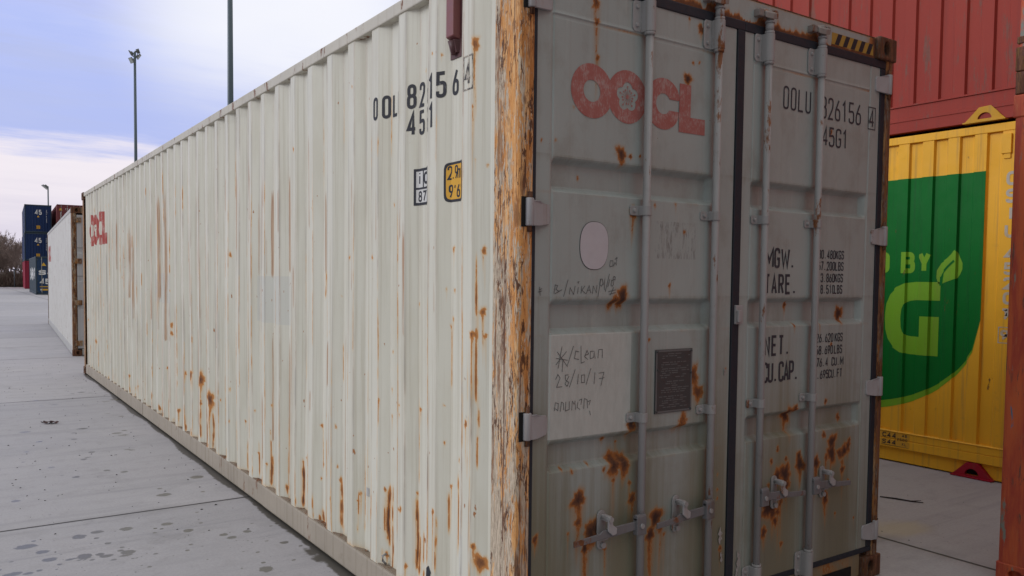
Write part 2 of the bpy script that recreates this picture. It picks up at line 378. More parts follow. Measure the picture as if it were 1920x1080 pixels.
# ---------------------------------------------------------------- positions of stains (metres on each surface)
SIDE_SPOTS=[(0.333,2.542,0.02,0.55,1.1),(0.373,2.405,0.008,0.3,0.6),(0.342,2.293,0.006,0.5,0.8),(0.287,1.713,0.012,0.2,1),(0.543,1.726,0.01,0.14,0.9),(0.291,1.466,0.013,0.25,1.2),(0.34,1.371,0.014,0.45,1.2),(0.279,1.369,0.009,0.2,1),(0.383,0.998,0.011,0.25,1.1),(0.547,1.426,0.008,0.12,0.8),(0.842,0.991,0.01,0.13,0.9),(0.853,1.48,0.007,0.04,0.7),(1.127,1.236,0.008,0.03,0.7),(1.135,0.918,0.007,0.1,0.9),(1.136,1.05,0.006,0.05,0.8),(1.221,0.989,0.006,0.08,0.8),(0.988,0.948,0.006,0.05,0.7),(0.988,0.994,0.006,0.05,0.7),(0.77,1.277,0.005,0.02,0.6),(0.564,1.392,0.006,0.03,0.7),(0.535,1.548,0.008,0.04,0.7),(0.588,1.554,0.004,0.1,0.6),(0.659,0.561,0.01,0.5,1.1),(0.558,0.693,0.009,0.25,1),(0.328,2.078,0.004,0.2,0.5),(0.492,0.821,0.004,0.05,0.8),(0.595,0.881,0.006,0.05,0.8),(0.597,1.045,0.004,0.03,0.6),(0.274,2.053,0.006,0.02,0.7),(1.117,1.954,0.006,0.02,0.8),(1.549,2.596,0.006,0.03,0.8),(0.801,2.535,0.004,0.04,0.6),(0.678,2.578,0.006,0.05,0.8),(0.614,2.56,0.005,0.05,0.7),(2.439,2.382,0.012,0.05,0.8),(1.579,1.704,0.012,0.02,0.7),(1.292,1.7,0.012,0.02,0.7),(2.141,2.003,0.005,0.03,0.5),(3.865,1.759,0.015,0.03,0.9),(5.91,1.111,0.02,0.08,1),(5.911,1.033,0.02,0.06,0.9),(5.108,0.71,0.035,0.25,1.2),(4.771,0.703,0.045,0.35,1.3),(4.476,0.575,0.05,0.5,1.3),(4.773,0.505,0.02,0.5,1.1),(5.627,0.314,0.02,0.5,1),(5.337,0.7,0.015,0.1,0.8),(6.485,0.221,0.02,0.5,1.1),(6.823,0.307,0.025,0.3,1.1),(6.811,0.607,0.015,0.15,0.9),(6.168,0.668,0.015,0.2,0.9),(8.201,0.375,0.02,0.3,1),(7.644,0.31,0.015,0.3,0.9),(4.159,0.607,0.01,0.05,0.7),(3.871,0.727,0.012,0.02,0.7),(3.883,0.478,0.01,0.05,0.7),(3.537,0.528,0.01,0.1,0.8),(3.275,0.645,0.01,0.05,0.6),(3.059,0.584,0.01,0.03,0.6),(2.045,0.728,0.012,0.05,0.9),(2.021,0.506,0.008,0.04,0.8),(2.048,0.415,0.008,0.03,0.8),(1.778,0.54,0.008,0.03,0.8),(1.792,0.764,0.01,0.03,0.7),(1.834,0.349,0.008,0.05,0.8),(1.757,0.468,0.012,0.3,1),(1.475,0.457,0.009,0.25,0.9),(1.182,0.542,0.009,0.1,1),(0.972,0.497,0.012,0.03,0.9),(0.994,0.492,0.008,0.02,0.8),(0.865,0.594,0.007,0.15,1),(2.308,0.489,0.008,0.1,0.8),(2.944,0.727,0.01,0.06,0.7),(2.989,0.32,0.01,0.2,0.9),(3.239,0.344,0.01,0.2,0.9),(1.172,0.215,0.012,0.15,1),(0.923,0.235,0.01,0.15,1),(1.491,0.417,0.008,0.05,0.8),(0.327,0.497,0.012,0.15,1.1),(0.292,0.437,0.03,0.1,1.2),(5.934,1.448,0.012,0.03,0.6),(10.952,0.603,0.03,0.15,0.8),(9.9,0.676,0.02,0.2,0.8),(11.78,0.881,0.02,0.1,0.6),(8.716,1.565,0.02,0.05,0.5),(1.759,1.496,0.005,0.02,0.5),(1.86,1.292,0.004,0.05,0.5)]
SIDE_STREAKS=[(0.319,1.713,1.084,0.007,1.1,0),(0.31,1.215,0.821,0.006,0.9,0),(0.339,1.366,1.082,0.006,0.8,0),(0.367,1.342,0.768,0.005,0.5,0),(1.158,0.581,0.272,0.024,1.4,0),(1.123,0.588,0.134,0.012,1.3,0),(1.164,0.432,0.297,0.02,1.2,0),(0.863,0.581,0.24,0.018,1.4,0),(0.843,0.409,0.213,0.016,1.2,0),(1.744,0.485,0.199,0.018,1.3,0),(1.756,0.377,0.211,0.015,1.2,0),(2.345,0.482,0.175,0.022,1.4,0),(2.626,0.7,0.142,0.012,0.9,0),(2.932,2.199,1.593,0.03,0.9,1),(2.611,2.255,1.629,0.03,0.95,1),(2.614,1.287,0.319,0.022,0.9,1),(2.935,1.27,0.473,0.02,0.7,1),(3.663,2.396,1.787,0.03,0.8,1),(3.74,1.668,0.527,0.015,0.5,1),(3.961,2.407,2.081,0.025,0.6,1),(4.037,2.081,1.249,0.01,0.5,1),(2.008,2.134,1.613,0.016,1,1),(2.007,1.659,1.474,0.02,0.7,0),(3.222,2.224,1.592,0.04,0.45,1),(2.985,1.916,1.593,0.02,0.5,1),(6.82,2.362,1.118,0.05,0.7,1),(6.496,2.504,1.355,0.06,0.8,1),(6.192,2.505,0.935,0.04,0.8,1),(8.174,2.333,1.311,0.05,0.6,1),(7.905,2.13,1.067,0.04,0.6,1),(6.262,1.684,0.276,0.03,0.5,1),(9.594,2.558,0.696,0.03,0.5,1),(9.158,2.384,0.295,0.04,0.5,1),(1.7,2.15,1.483,0.012,0.4,1),(1.71,1.482,0.238,0.006,0.5,1),(1.301,2.188,1.708,0.008,0.4,1),(1.416,1.49,0.314,0.006,0.5,0),(1.446,0.533,0.248,0.006,0.8,0),(0.708,1.509,1.032,0.012,0.35,1),(0.698,1.176,0.625,0.012,0.45,1),(0.408,1.339,0.534,0.01,0.4,1),(0.498,0.803,0.41,0.006,1,0),(0.573,0.683,0.483,0.004,1,0),(0.635,0.567,0.303,0.006,1.1,0),(0.807,0.444,0.269,0.01,1,0),(2.03,0.756,0.472,0.008,0.9,0),(2.029,0.251,0.156,0.03,1.2,0),(2.063,0.212,0.133,0.02,1.0,0),(2.945,0.399,0.179,0.02,1.2,0),(2.953,0.58,0.214,0.01,1,0),(3.514,0.412,0.173,0.015,1,0),(3.234,0.459,0.192,0.01,1,0),(2.326,1.139,0.81,0.006,0.5,0),(1.301,0.513,0.335,0.008,0.9,0),(1.491,0.483,0.24,0.006,0.9,0),(1.182,0.523,0.321,0.006,1,0),(2.648,0.261,0.191,0.02,1.2,0),(4.433,0.481,0.169,0.02,1.1,0),(4.543,0.513,0.151,0.03,1.2,0),(4.776,0.482,0.203,0.03,1.1,0),(5.364,0.427,0.203,0.03,0.9,0),(10.413,0.947,0.179,0.02,0.4,1),(8.727,1.297,0.148,0.02,0.4,1),(7.606,1.326,0.22,0.02,0.4,1),(5.302,1.679,0.407,0.02,0.35,1),(4.749,1.766,0.76,0.02,0.4,1),(4.324,1.97,0.794,0.02,0.4,1),(3.52,2.442,1.434,0.014,0.35,1),(3.206,1.592,0.539,0.01,0.4,1),(2.308,2.56,2.209,0.008,0.25,1)]
DOOR_SPOTS=[(0.383,2.478,0.01,0.15,0.9),(0.374,2.617,0.012,0.35,0.9),(0.367,2.688,0.02,0.2,0.9),(0.512,2.11,0.022,0.02,1.2),(0.562,2.108,0.008,0.02,1),(0.616,2.113,0.006,0.02,0.8),(0.316,2.002,0.008,0.02,0.7),(0.888,2.469,0.018,0.05,1.3),(0.919,2.541,0.007,0.01,0.8),(0.958,2.55,0.006,0.01,0.8),(0.964,2.693,0.016,0.05,1.1),(0.89,2.724,0.006,0.05,0.8),(0.176,2.134,0.006,0.02,0.7),(0.108,2.127,0.006,0.02,0.7),(0.263,2.27,0.006,0.02,0.6),(0.582,1.881,0.016,0.12,1.2),(0.535,1.536,0.024,0.06,1.4),(0.497,1.514,0.02,0.04,1),(0.804,1.579,0.008,0.06,0.9),(0.884,1.812,0.008,0.02,0.8),(0.706,1.917,0.006,0.02,0.8),(0.829,1.929,0.006,0.05,0.7),(0.687,1.351,0.008,0.02,0.7),(0.592,1.001,0.02,0.06,1.4),(0.461,0.948,0.01,0.03,0.9),(0.537,0.928,0.006,0.2,0.7),(0.504,0.839,0.025,0.06,1.2),(0.557,0.837,0.024,0.08,1.2),(0.314,0.722,0.022,0.2,1.3),(0.315,0.629,0.018,0.12,1),(0.102,0.597,0.01,0.06,1.2),(0.383,0.579,0.026,0.03,1.3),(0.411,0.587,0.022,0.03,1.3),(0.351,0.519,0.012,0.4,1.3),(0.606,0.684,0.018,0.1,1.1),(0.748,0.582,0.022,0.03,1.4),(0.741,0.594,0.018,0.05,1.2),(0.715,0.511,0.018,0.3,1.3),(0.775,0.531,0.02,0.3,0.8),(0.96,1.181,0.03,0.1,1),(0.99,1.108,0.03,0.08,1),(0.899,0.985,0.03,0.04,0.8),(0.372,0.859,0.006,0.02,0.8),(0.279,0.839,0.007,0.02,0.9),(0.233,0.855,0.006,0.02,0.8),(0.446,0.828,0.008,0.02,0.9),(0.589,0.754,0.01,0.2,0.9),(0.499,0.777,0.01,0.25,0.8),(0.264,0.594,0.006,0.1,0.8),(1.134,0.649,0.006,0.02,0.8),(1.135,0.607,0.005,0.01,0.8),(1.161,0.372,0.01,0.1,1),(1.169,1.2,0.006,0.02,0.7),(1.63,1.489,0.01,0.05,1.1),(1.667,1.389,0.008,0.05,0.8),(1.87,1.47,0.01,0.12,1.2),(2.076,1.44,0.026,0.0,1.4),(1.968,1.286,0.008,0.03,1),(1.937,0.995,0.01,0.03,1.1),(1.693,0.976,0.016,0.02,1.1),(1.653,0.943,0.022,0.1,1.3),(2.098,0.895,0.014,0.03,1),(1.931,0.822,0.014,0.03,1),(2.002,0.779,0.022,0.06,1.4),(2.005,0.717,0.025,0.08,1.4),(2.112,0.719,0.02,0.05,1.3),(2.144,0.744,0.015,0.06,1.2),(2.075,0.709,0.016,0.04,1.2),(2.152,0.772,0.012,0.02,1),(1.871,0.683,0.02,0.15,1.3),(1.739,0.694,0.024,0.12,1.4),(1.729,0.735,0.014,0.05,1.2),(1.56,0.789,0.01,0.02,1),(1.514,0.734,0.01,0.03,1),(1.628,0.734,0.01,0.03,1),(1.623,0.66,0.028,0.1,1.4),(1.566,0.657,0.02,0.05,1.2),(1.638,0.6,0.014,0.08,1.3),(1.65,0.611,0.02,0.15,0.8),(1.499,0.501,0.028,0.05,1.4),(1.54,0.482,0.02,0.12,1.2),(1.563,0.431,0.012,0.05,1.2),(1.581,0.476,0.02,0.2,0.9),(1.472,0.394,0.016,0.08,1.2),(1.961,0.486,0.018,0.12,1.2),(2.048,0.397,0.007,0.05,1),(2.103,0.621,0.012,0.06,1.2),(2.153,0.558,0.008,0.04,0.9),(1.609,0.312,0.012,0.05,0.9),(1.917,2.355,0.01,0.03,1.1),(2.212,0.349,0.006,0.05,0.8),(1.135,0.718,0.008,0.02,0.5)]
WET=[(-1.402,2.999,0.061,0.043),(-1.331,2.842,0.036,0.033),(-1.12,3.034,0.038,0.046),(-1.017,3.079,0.036,0.033),(-1.036,2.951,0.016,0.018),(-0.854,3.053,0.037,0.038),(-0.994,2.809,0.02,0.021),(-1.307,2.676,0.038,0.035),(-1.217,2.618,0.021,0.019),(-1.139,2.631,0.036,0.051),(-1.062,2.625,0.024,0.024),(-1.036,2.574,0.036,0.027),(-0.954,2.631,0.018,0.02),(-0.922,2.579,0.039,0.036),(-0.621,3.023,0.035,0.034),(-0.701,2.966,0.015,0.014),(-0.722,2.876,0.012,0.014),(-0.538,2.81,0.032,0.032),(-0.432,2.931,0.015,0.015),(-0.35,2.528,0.031,0.026),(-0.236,2.597,0.025,0.027),(-0.111,2.263,0.027,0.024),(-0.344,1.882,0.038,0.044),(-0.324,1.99,0.014,0.014),(-0.375,2.609,0.026,0.026),(-1.492,2.528,0.045,0.029),(-1.424,2.499,0.028,0.018),(-1.372,2.516,0.017,0.015),(-0.837,2.499,0.008,0.008),(-0.795,2.463,0.016,0.012),(-0.72,2.375,0.007,0.008),(-0.689,2.769,0.01,0.009),(-0.627,2.665,0.008,0.009),(-0.973,2.399,0.008,0.007),(-0.92,2.449,0.012,0.01),(-0.898,2.447,0.007,0.008),(-0.341,2.453,0.009,0.008),(-0.273,2.371,0.01,0.008),(-0.286,2.413,0.009,0.008),(-0.159,2.747,0.012,0.012),(-0.075,2.627,0.012,0.012),(-0.363,2.23,0.009,0.01),(-0.053,2.15,0.013,0.012),(-1.111,2.546,0.015,0.013),(-1.488,2.75,0.013,0.01),(-1.293,2.484,0.009,0.009),(-0.477,3.974,0.02,0.017),(-0.23,3.716,0.019,0.016),(-1.248,2.736,0.008,0.008),(-1.01,2.485,0.018,0.013),(-0.942,2.526,0.036,0.016),(-1.194,2.624,0.015,0.012),(-0.041,8.91,0.066,0.059),(-0.73,8.816,0.045,0.037),(-0.869,8.819,0.025,0.028),(-0.749,6.704,0.027,0.025),(-0.028,2.015,0.049,0.083),(-0.034,1.88,0.048,0.072)]
BITS=[(-0.242,3.307,0.0132),(-0.237,4.143,0.0093),(-0.676,4.598,0.0118),(-1.352,4.83,0.01),(-1.38,4.645,0.0068),(-1.153,4.812,0.008),(-1.219,4.047,0.009),(-1.254,4.102,0.0073),(-1.314,4.256,0.0093),(-1.1,4.17,0.0064),(-1.377,3.91,0.0053),(-1.329,6.334,0.012),(-0.861,6.037,0.0116),(-1.214,5.835,0.0079),(-0.599,5.384,0.0098),(-0.558,5.39,0.0065),(-0.104,4.967,0.0073),(-0.487,7.507,0.0082),(-0.609,7.451,0.0081),(-0.465,6.412,0.0073),(-0.219,5.679,0.0057),(-1.088,7.27,0.0106),(-0.793,6.171,0.0071),(-0.93,4.929,0.0061),(-1.103,10.751,0.0143),(-0.734,10.54,0.0106),(-0.159,9.831,0.01),(-0.108,11.127,0.0111),(-1.054,12.339,0.01),(-0.637,13.404,0.0107),(-0.119,11.283,0.0093),(-0.559,2.711,0.0052),(-0.165,3.163,0.0049),(-1.335,3.651,0.0042),(-0.81,4.258,0.0037),(-0.408,5.657,0.0045),(-0.105,9.349,0.0081)]
def main_profile():
    # returns breakpoints (y, inset) of the corrugated side, far edge of each outer crest at e_k
    e=[0.4184]
    while e[-1]<11.78:
        y=e[-1]; p=0.2956 if y<4 else 0.2956+(0.275-0.2956)*min(1,(y-4)/5)
        e.append(y+p)
    pts=[(0.165,.044),(0.262,.044)]
    prev=0.262
    for i,y in enumerate(e):
        p=(e[i+1]-y) if i+1<len(e) else .275
        q=p/.278
        w=.072*q
        if i>0:
            pts.append((e[i-1]+.068*q*.98,.044)); pts.append((y-w-.068*q,.044))
        pts.append((y-w,.008)); pts.append((y,.008))
    pts.append((e[-1]+.067,.044)); pts.append((12.03,.044))
    return pts,e
# ---------------------------------------------------------------- lettering: a single-stroke stencil alphabet
_8 = [[(.05, .53), (.95, .53), (.95, 1), (.05, 1), 'c'], [(0, 0), (1, 0), (1, .53), (0, .53), 'c']]
GL = {
 '0': [[(0, 0), (1, 0), (1, 1), (0, 1), 'c']], 'O': [[(0, 0), (1, 0), (1, 1), (0, 1), 'c']],
 '1': [[(.15, .80), (.55, 1, 0), (.55, 0)]],
 '2': [[(0, .74), (0, 1), (1, 1), (1, .58), (0, 0, 0), (1, 0)]],
 '3': [[(0, .76), (0, 1), (1, 1), (1, .54), (.4, .54)], [(.4, .54), (1, .54), (1, 0), (0, 0), (0, .24)]],
 '4': [[(.74, 0), (.74, 1, 0), (0, .26, 0), (1.05, .26)]],
 '5': [[(.95, 1), (.06, 1, 0), (.03, .56, 0), (1, .60), (1, 0), (0, 0), (0, .22)]],
 '6': [[(.78, 1), (0, .42), (0, 0), (1, 0), (1, .55), (.06, .55)]],
 '7': [[(0, 1), (1, 1, 0), (.32, 0)]], '8': _8,
 '9': [[(.22, 0), (1, .58), (1, 1), (0, 1), (0, .45), (.94, .45)]],
 'L': [[(0, 1), (0, 0, 0), (1, 0)]], 'U': [[(0, 1), (0, 0), (1, 0), (1, 1)]],
 'G': [[(1, .76), (1, 1), (0, 1), (0, 0), (1, 0), (1, .46, 0), (.52, .46)]],
 'M': [[(0, 0), (0, 1, 0), (.5, .3, 0), (1, 1, 0), (1, 0)]],
 'W': [[(0, 1), (.24, 0, 0), (.5, .8, 0), (.76, 0, 0), (1, 1)]],
 'T': [[(0, 1), (1, 1)], [(.5, 1), (.5, 0)]], 'A': [[(0, 0), (.5, 1, 0), (1, 0)], [(.2, .3), (.8, .3)]],
 'R': [[(0, 0), (0, 1, 0), (1, 1), (1, .5), (0, .5)], [(.5, .5), (1, 0)]],
 'E': [[(1, 1), (0, 1, 0), (0, 0, 0), (1, 0)], [(0, .53), (.85, .53)]],
 'F': [[(1, 1), (0, 1, 0), (0, 0)], [(0, .53), (.85, .53)]],
 'N': [[(0, 0), (0, 1, 0), (1, 0, 0), (1, 1)]], 'C': [[(1, .75), (1, 1), (0, 1), (0, 0), (1, 0), (1, .25)]],
 'P': [[(0, 0), (0, 1, 0), (1, 1), (1, .45), (0, .45)]],
 'K': [[(0, 0), (0, 1)], [(1, 1), (.06, .42)], [(.38, .62), (1, 0)]],
 'S': [[(1, .77), (1, 1), (0, 1), (0, .53), (1, .53), (1, 0), (0, 0), (0, .23)]],
 'B': [[(0, .54, 0), (.92, .54), (.92, 1), (0, 1, 0), 'c'], [(0, 0, 0), (1, 0), (1, .54), (0, .54, 0), 'c']],
 'D': [[(0, 0, 0), (1, 0), (1, 1), (0, 1, 0), 'c']], 'I': [[(.5, 0), (.5, 1)]], 'X': [[(0, 0), (1, 1)], [(0, 1), (1, 0)]],
 'Y': [[(0, 1), (.5, .45, 0), (1, 1)], [(.5, .45), (.5, 0)]], '.': [[(.35, 0), (.36, .12)]], "'": [[(.5, .75), (.6, 1)]],
 's': [[(1, .78), (1, 1), (0, 1), (0, .53), (1, .53), (1, 0), (0, 0), (0, .22)]],
 'a': [[(.05, 1), (1, 1), (1, 0)], [(1, .56), (0, .56), (0, 0), (1, 0)]],
 'm': [[(0, 0), (0, 1, 0), (.5, 1), (.5, 0)], [(.5, 1), (1, 1), (1, 0)]],
 'k': [[(0, 0), (0, 1.4)], [(1, 1), (.06, .42)], [(.38, .62), (1, 0)]], 'i': [[(.5, 0), (.5, 1)], [(.5, 1.25), (.5, 1.4)]],
 'p': [[(0, -.4), (0, 1, 0), (1, 1), (1, 0), (0, 0)]], 'c': [[(1, .8), (1, 1), (0, 1), (0, 0), (1, 0), (1, .2)]],
}
def fillet(pts, closed, rad):
    n = len(pts); out = []
    for i, p in enumerate(pts):
        P = Vector(p[:2]); sharp = len(p) > 2
        if (not closed and i in (0, n-1)) or sharp or rad <= 0: out.append(P); continue
        A = Vector(pts[i-1][:2]); B = Vector(pts[(i+1) % n][:2])
        ra = min(rad, (A-P).length*.5); rb = min(rad, (B-P).length*.5)
        a = P+(A-P).normalized()*ra; b = P+(B-P).normalized()*rb
        for k in range(6):
            q = k/5; out.append(a*(1-q)**2+P*2*q*(1-q)+b*q*q)
    return out
def strip(pts, hw, closed=False, lift=0.0):
    """quads covering a polyline of half-width hw"""
    pp = []
    for p in pts:
        p = Vector(p[:2])
        if not pp or (p-pp[-1]).length > 1e-6: pp.append(p)
    if closed and (pp[0]-pp[-1]).length < 1e-6: pp.pop()
    n = len(pp); Lp, Rp = [], []
    for i in range(n):
        d1 = (pp[i]-pp[i-1]).normalized() if (i > 0 or closed) else None
        d2 = (pp[(i+1) % n]-pp[i]).normalized() if (i < n-1 or closed) else None
        if d1 is None: d1 = d2
        if d2 is None: d2 = d1
        nn = Vector((-(d1+d2).y, (d1+d2).x))
        if nn.length < 1e-6: nn = Vector((-d1.y, d1.x))
        nn.normalize(); co = max(.42, nn.dot(Vector((-d2.y, d2.x))))
        Lp.append(pp[i]+nn*hw/co); Rp.append(pp[i]-nn*hw/co)
    qs = []
    for i in range(n if closed else n-1):
        j = (i+1) % n
        qs.append([(*Lp[i], lift), (*Rp[i], lift), (*Rp[j], lift), (*Lp[j], lift)])
    return qs
def text(s, x, y, h, w, st, pitch, d=1, rad=.5):
    """polygons of a line of text; x is the left edge, y the baseline, d=-1 when reading runs towards -u"""
    out = []
    for i, ch in enumerate(s):
        if ch == ' ' or ch not in GL: continue
        wd = w*1.45 if ch in 'MWm' else w
        for k, g in enumerate(GL[ch]):
            cl = g[-1] == 'c'; pts = g[:-1] if cl else g
            iw, ih = wd-st, h-st
            P = [tuple([st/2+p[0]*iw, st/2+p[1]*ih]+list(p[2:])) for p in pts]
            P = fillet(P, cl, iw*rad)
            for q in strip(P, st/2, cl, .00015*(k+1)):
                out.append([(x+d*(i*pitch+a), y+b, l) for a, b, l in q])
    return out
def rect(x0, x1, y0, y1, l=0.0): return [(x0, y0, l), (x1, y0, l), (x1, y1, l), (x0, y1, l)]
def frame(x0, x1, y0, y1, t, l=0.0):
    return [rect(x0, x1, y0, y0+t, l), rect(x0, x1, y1-t, y1, l), rect(x0, x0+t, y0+t, y1-t, l), rect(x1-t, x1, y0+t, y1-t, l)]
def ellipse(cx, cy, a, b, n=24, l=0.0, sq=1.0):
    sg = lambda v: math.copysign(abs(v)**sq, v)
    return [(cx+a*sg(math.cos(2*math.pi*k/n)), cy+b*sg(math.sin(2*math.pi*k/n)), l) for k in range(n)]
def ring(outer, inner, closed=True):
    n = len(outer)
    return [[outer[i], outer[(i+1) % n], inner[(i+1) % n], inner[i]] for i in range(n if closed else n-1)]
def decal(name, polys, mapf, mat, parent, breaks=(), label=None):
    bm = bmesh.new()
    for p in polys: bm.faces.new([bm.verts.new(q) for q in p])
    if breaks is not None and len(breaks):
        lo = min(q[0] for p in polys for q in p); hi = max(q[0] for p in polys for q in p)
        for b in breaks:
            if lo < b < hi:
                bmesh.ops.bisect_plane(bm, geom=bm.verts[:]+bm.edges[:]+bm.faces[:], plane_co=(b, 0, 0), plane_no=(1, 0, 0), dist=1e-6)
    for v in bm.verts: v.co = Vector(mapf(v.co.x, v.co.y, v.co.z))
    me = bpy.data.meshes.new(name); bm.to_mesh(me); bm.free()
    o = link(name, me, mat, parent)
    if label: o['label'] = label
    return o
def emblem(x, z, sc, d=1):
    """two rings (the second holding a blossom), a key-hole C and an L, overall 0.756 wide and 0.212 high at sc=1"""
    R, r = .107*sc, .043*sc; P = []
    def A(q, a): return (x+d*(q[0]), z+q[1], a)
    n = 56; cs = [(math.cos(2*math.pi*k/n), math.sin(2*math.pi*k/n)) for k in range(n)]
    c1, c2, c3 = .107*sc, .292*sc, .497*sc; cz = .106*sc
    P += ring([A((c1+R*a, cz+R*b), .0002) for a, b in cs], [A((c1+r*a, cz+r*b), .0002) for a, b in cs])
    def fl(t):
        t = (t-math.pi/2) % (2*math.pi/5); t = min(t, 2*math.pi/5-t)     # petal outline, five lobes
        return sc*(.0335*math.cos(t)+math.sqrt(max(1e-9, .0255**2-(.0335*math.sin(t))**2)))
    ang = [2*math.pi*k/n for k in range(n)]
    P += ring([A((c2+R*math.cos(t), cz+R*math.sin(t)), .0) for t in ang], [A((c2+fl(t)*math.cos(t), cz+fl(t)*math.sin(t)), .0) for t in ang])
    P.append([A((q[0]+c2, q[1]+cz), .0002) for q in ellipse(0, 0, .0085*sc, .0085*sc, 12)])
    for k in range(15):
        t = math.pi/2+2*math.pi*k/15; L = (.041 if k % 3 == 0 else .028)*sc
        P += [[A((q[0]+c2, q[1]+cz), .0003) for q in pl] for pl in strip([(0, 0), (L*math.cos(t), L*math.sin(t))], .0008*sc)]
        P.append([A((c2+L*math.cos(t)+q[0], cz+L*math.sin(t)+q[1]), .0004) for q in ellipse(0, 0, .0042*sc, .0042*sc, 8)])
    s = .0235*sc; to, ti = math.asin(s/R), math.asin(s/r)
    m = 40; oo = [to+(2*math.pi-2*to)*k/m for k in range(m+1)]; ii = [ti+(2*math.pi-2*ti)*k/m for k in range(m+1)]
    P += ring([A((c3+R*math.cos(t), cz+R*math.sin(t)), .0002) for t in oo], [A((c3+r*math.cos(t), cz+r*math.sin(t)), .0002) for t in ii], False)
    for x0, x1, z0, z1 in ((.592, .662, 0, .205), (.662, .752, 0, .068)):
        P.append([A((x0*sc, z0*sc), .0004), A((x1*sc, z0*sc), .0004), A((x1*sc, z1*sc), .0004), A((x0*sc, z1*sc), .0004)])
    return P

# ---------------------------------------------------------------- weathering fields on a (u, v) grid
def paint_spots(U, V, spots, drip_w=.45, halo=.30, run=1.0):
    F = np.zeros((len(U), len(V)))
    for u0, v0, rad, dl, amp in spots:
        dl = dl*run
        rad = max(rad, .007)
        i0, i1 = np.searchsorted(U, (u0-3*rad, u0+3*rad)); j0, j1 = np.searchsorted(V, (v0-dl-3*rad, v0+3*rad))
        if i1 <= i0 or j1 <= j0: continue
        uu = U[i0:i1, None]-u0; vv = V[None, j0:j1]-v0
        ph = u0*91+v0*57; th = np.arctan2(vv, uu)
        lob = 1+.16*np.sin(2*th+ph)+.14*np.sin(3*th+2.3*ph)+.12*np.sin(5*th+3.1*ph)+.08*np.sin(9*th+ph)
        g = amp*np.exp(-(uu**2+(vv*.75)**2)/(rad*lob*1.08)**2)
        if dl > .03:
            wdt = max(rad*drip_w, .005)*(1-.35*np.clip(-vv/dl, 0, 1))
            dr = amp*.68*np.exp(-(uu+.15*rad*np.sin(vv*23+u0*40))**2/wdt**2)*np.clip(1+vv/dl, 0, 1)**.8*(vv < 0)
            g = np.maximum(g, dr); g = np.maximum(g, amp*halo*np.exp(-uu**2/(2.6*wdt)**2)*np.clip(1+vv/dl, 0, 1)*(vv < rad*.3))
        F[i0:i1, j0:j1] = np.maximum(F[i0:i1, j0:j1], g)
    return F
def paint_streaks(U, V, streaks, kind):
    F = np.zeros((len(U), len(V)))
    for u0, v1, v0, wd, amp, k in streaks:
        if k != kind: continue
        wd = max(wd*(.6 if kind == 0 else .55), .005)
        i0, i1 = np.searchsorted(U, (u0-5*wd, u0+5*wd)); j0, j1 = np.searchsorted(V, (v0-.05, v1+.05))
        if i1 <= i0 or j1 <= j0: continue
        uu = U[i0:i1, None]-u0; vv = V[None, j0:j1]
        e = np.clip((vv-v0)/.05+.5, 0, 1)*np.clip((v1-vv)/.05+.5, 0, 1)
        e = e*np.clip((v1-vv)/(.35*(v1-v0)+.02)+.35, 0, 1)
        mod = .72+.32*np.sin(vv*29+u0*31)*np.sin(vv*11+u0*7)+.2*np.sin(vv*71+u0*13)
        cu = uu+.45*wd*np.sin(vv*17+u0*9)
        g = amp*np.exp(-cu**2/(wd*mod)**2)*e
        if kind == 1: g = amp*np.clip((wd-np.abs(uu))/(.35*wd)+.3, 0, 1)*e*(.85+.15*np.sin(vv*9+u0*5))
        if kind == 0: g = np.maximum(g, amp*.36*np.exp(-cu**2/(2.3*wd)**2)*e)
        F[i0:i1, j0:j1] = np.maximum(F[i0:i1, j0:j1], g)
    return F

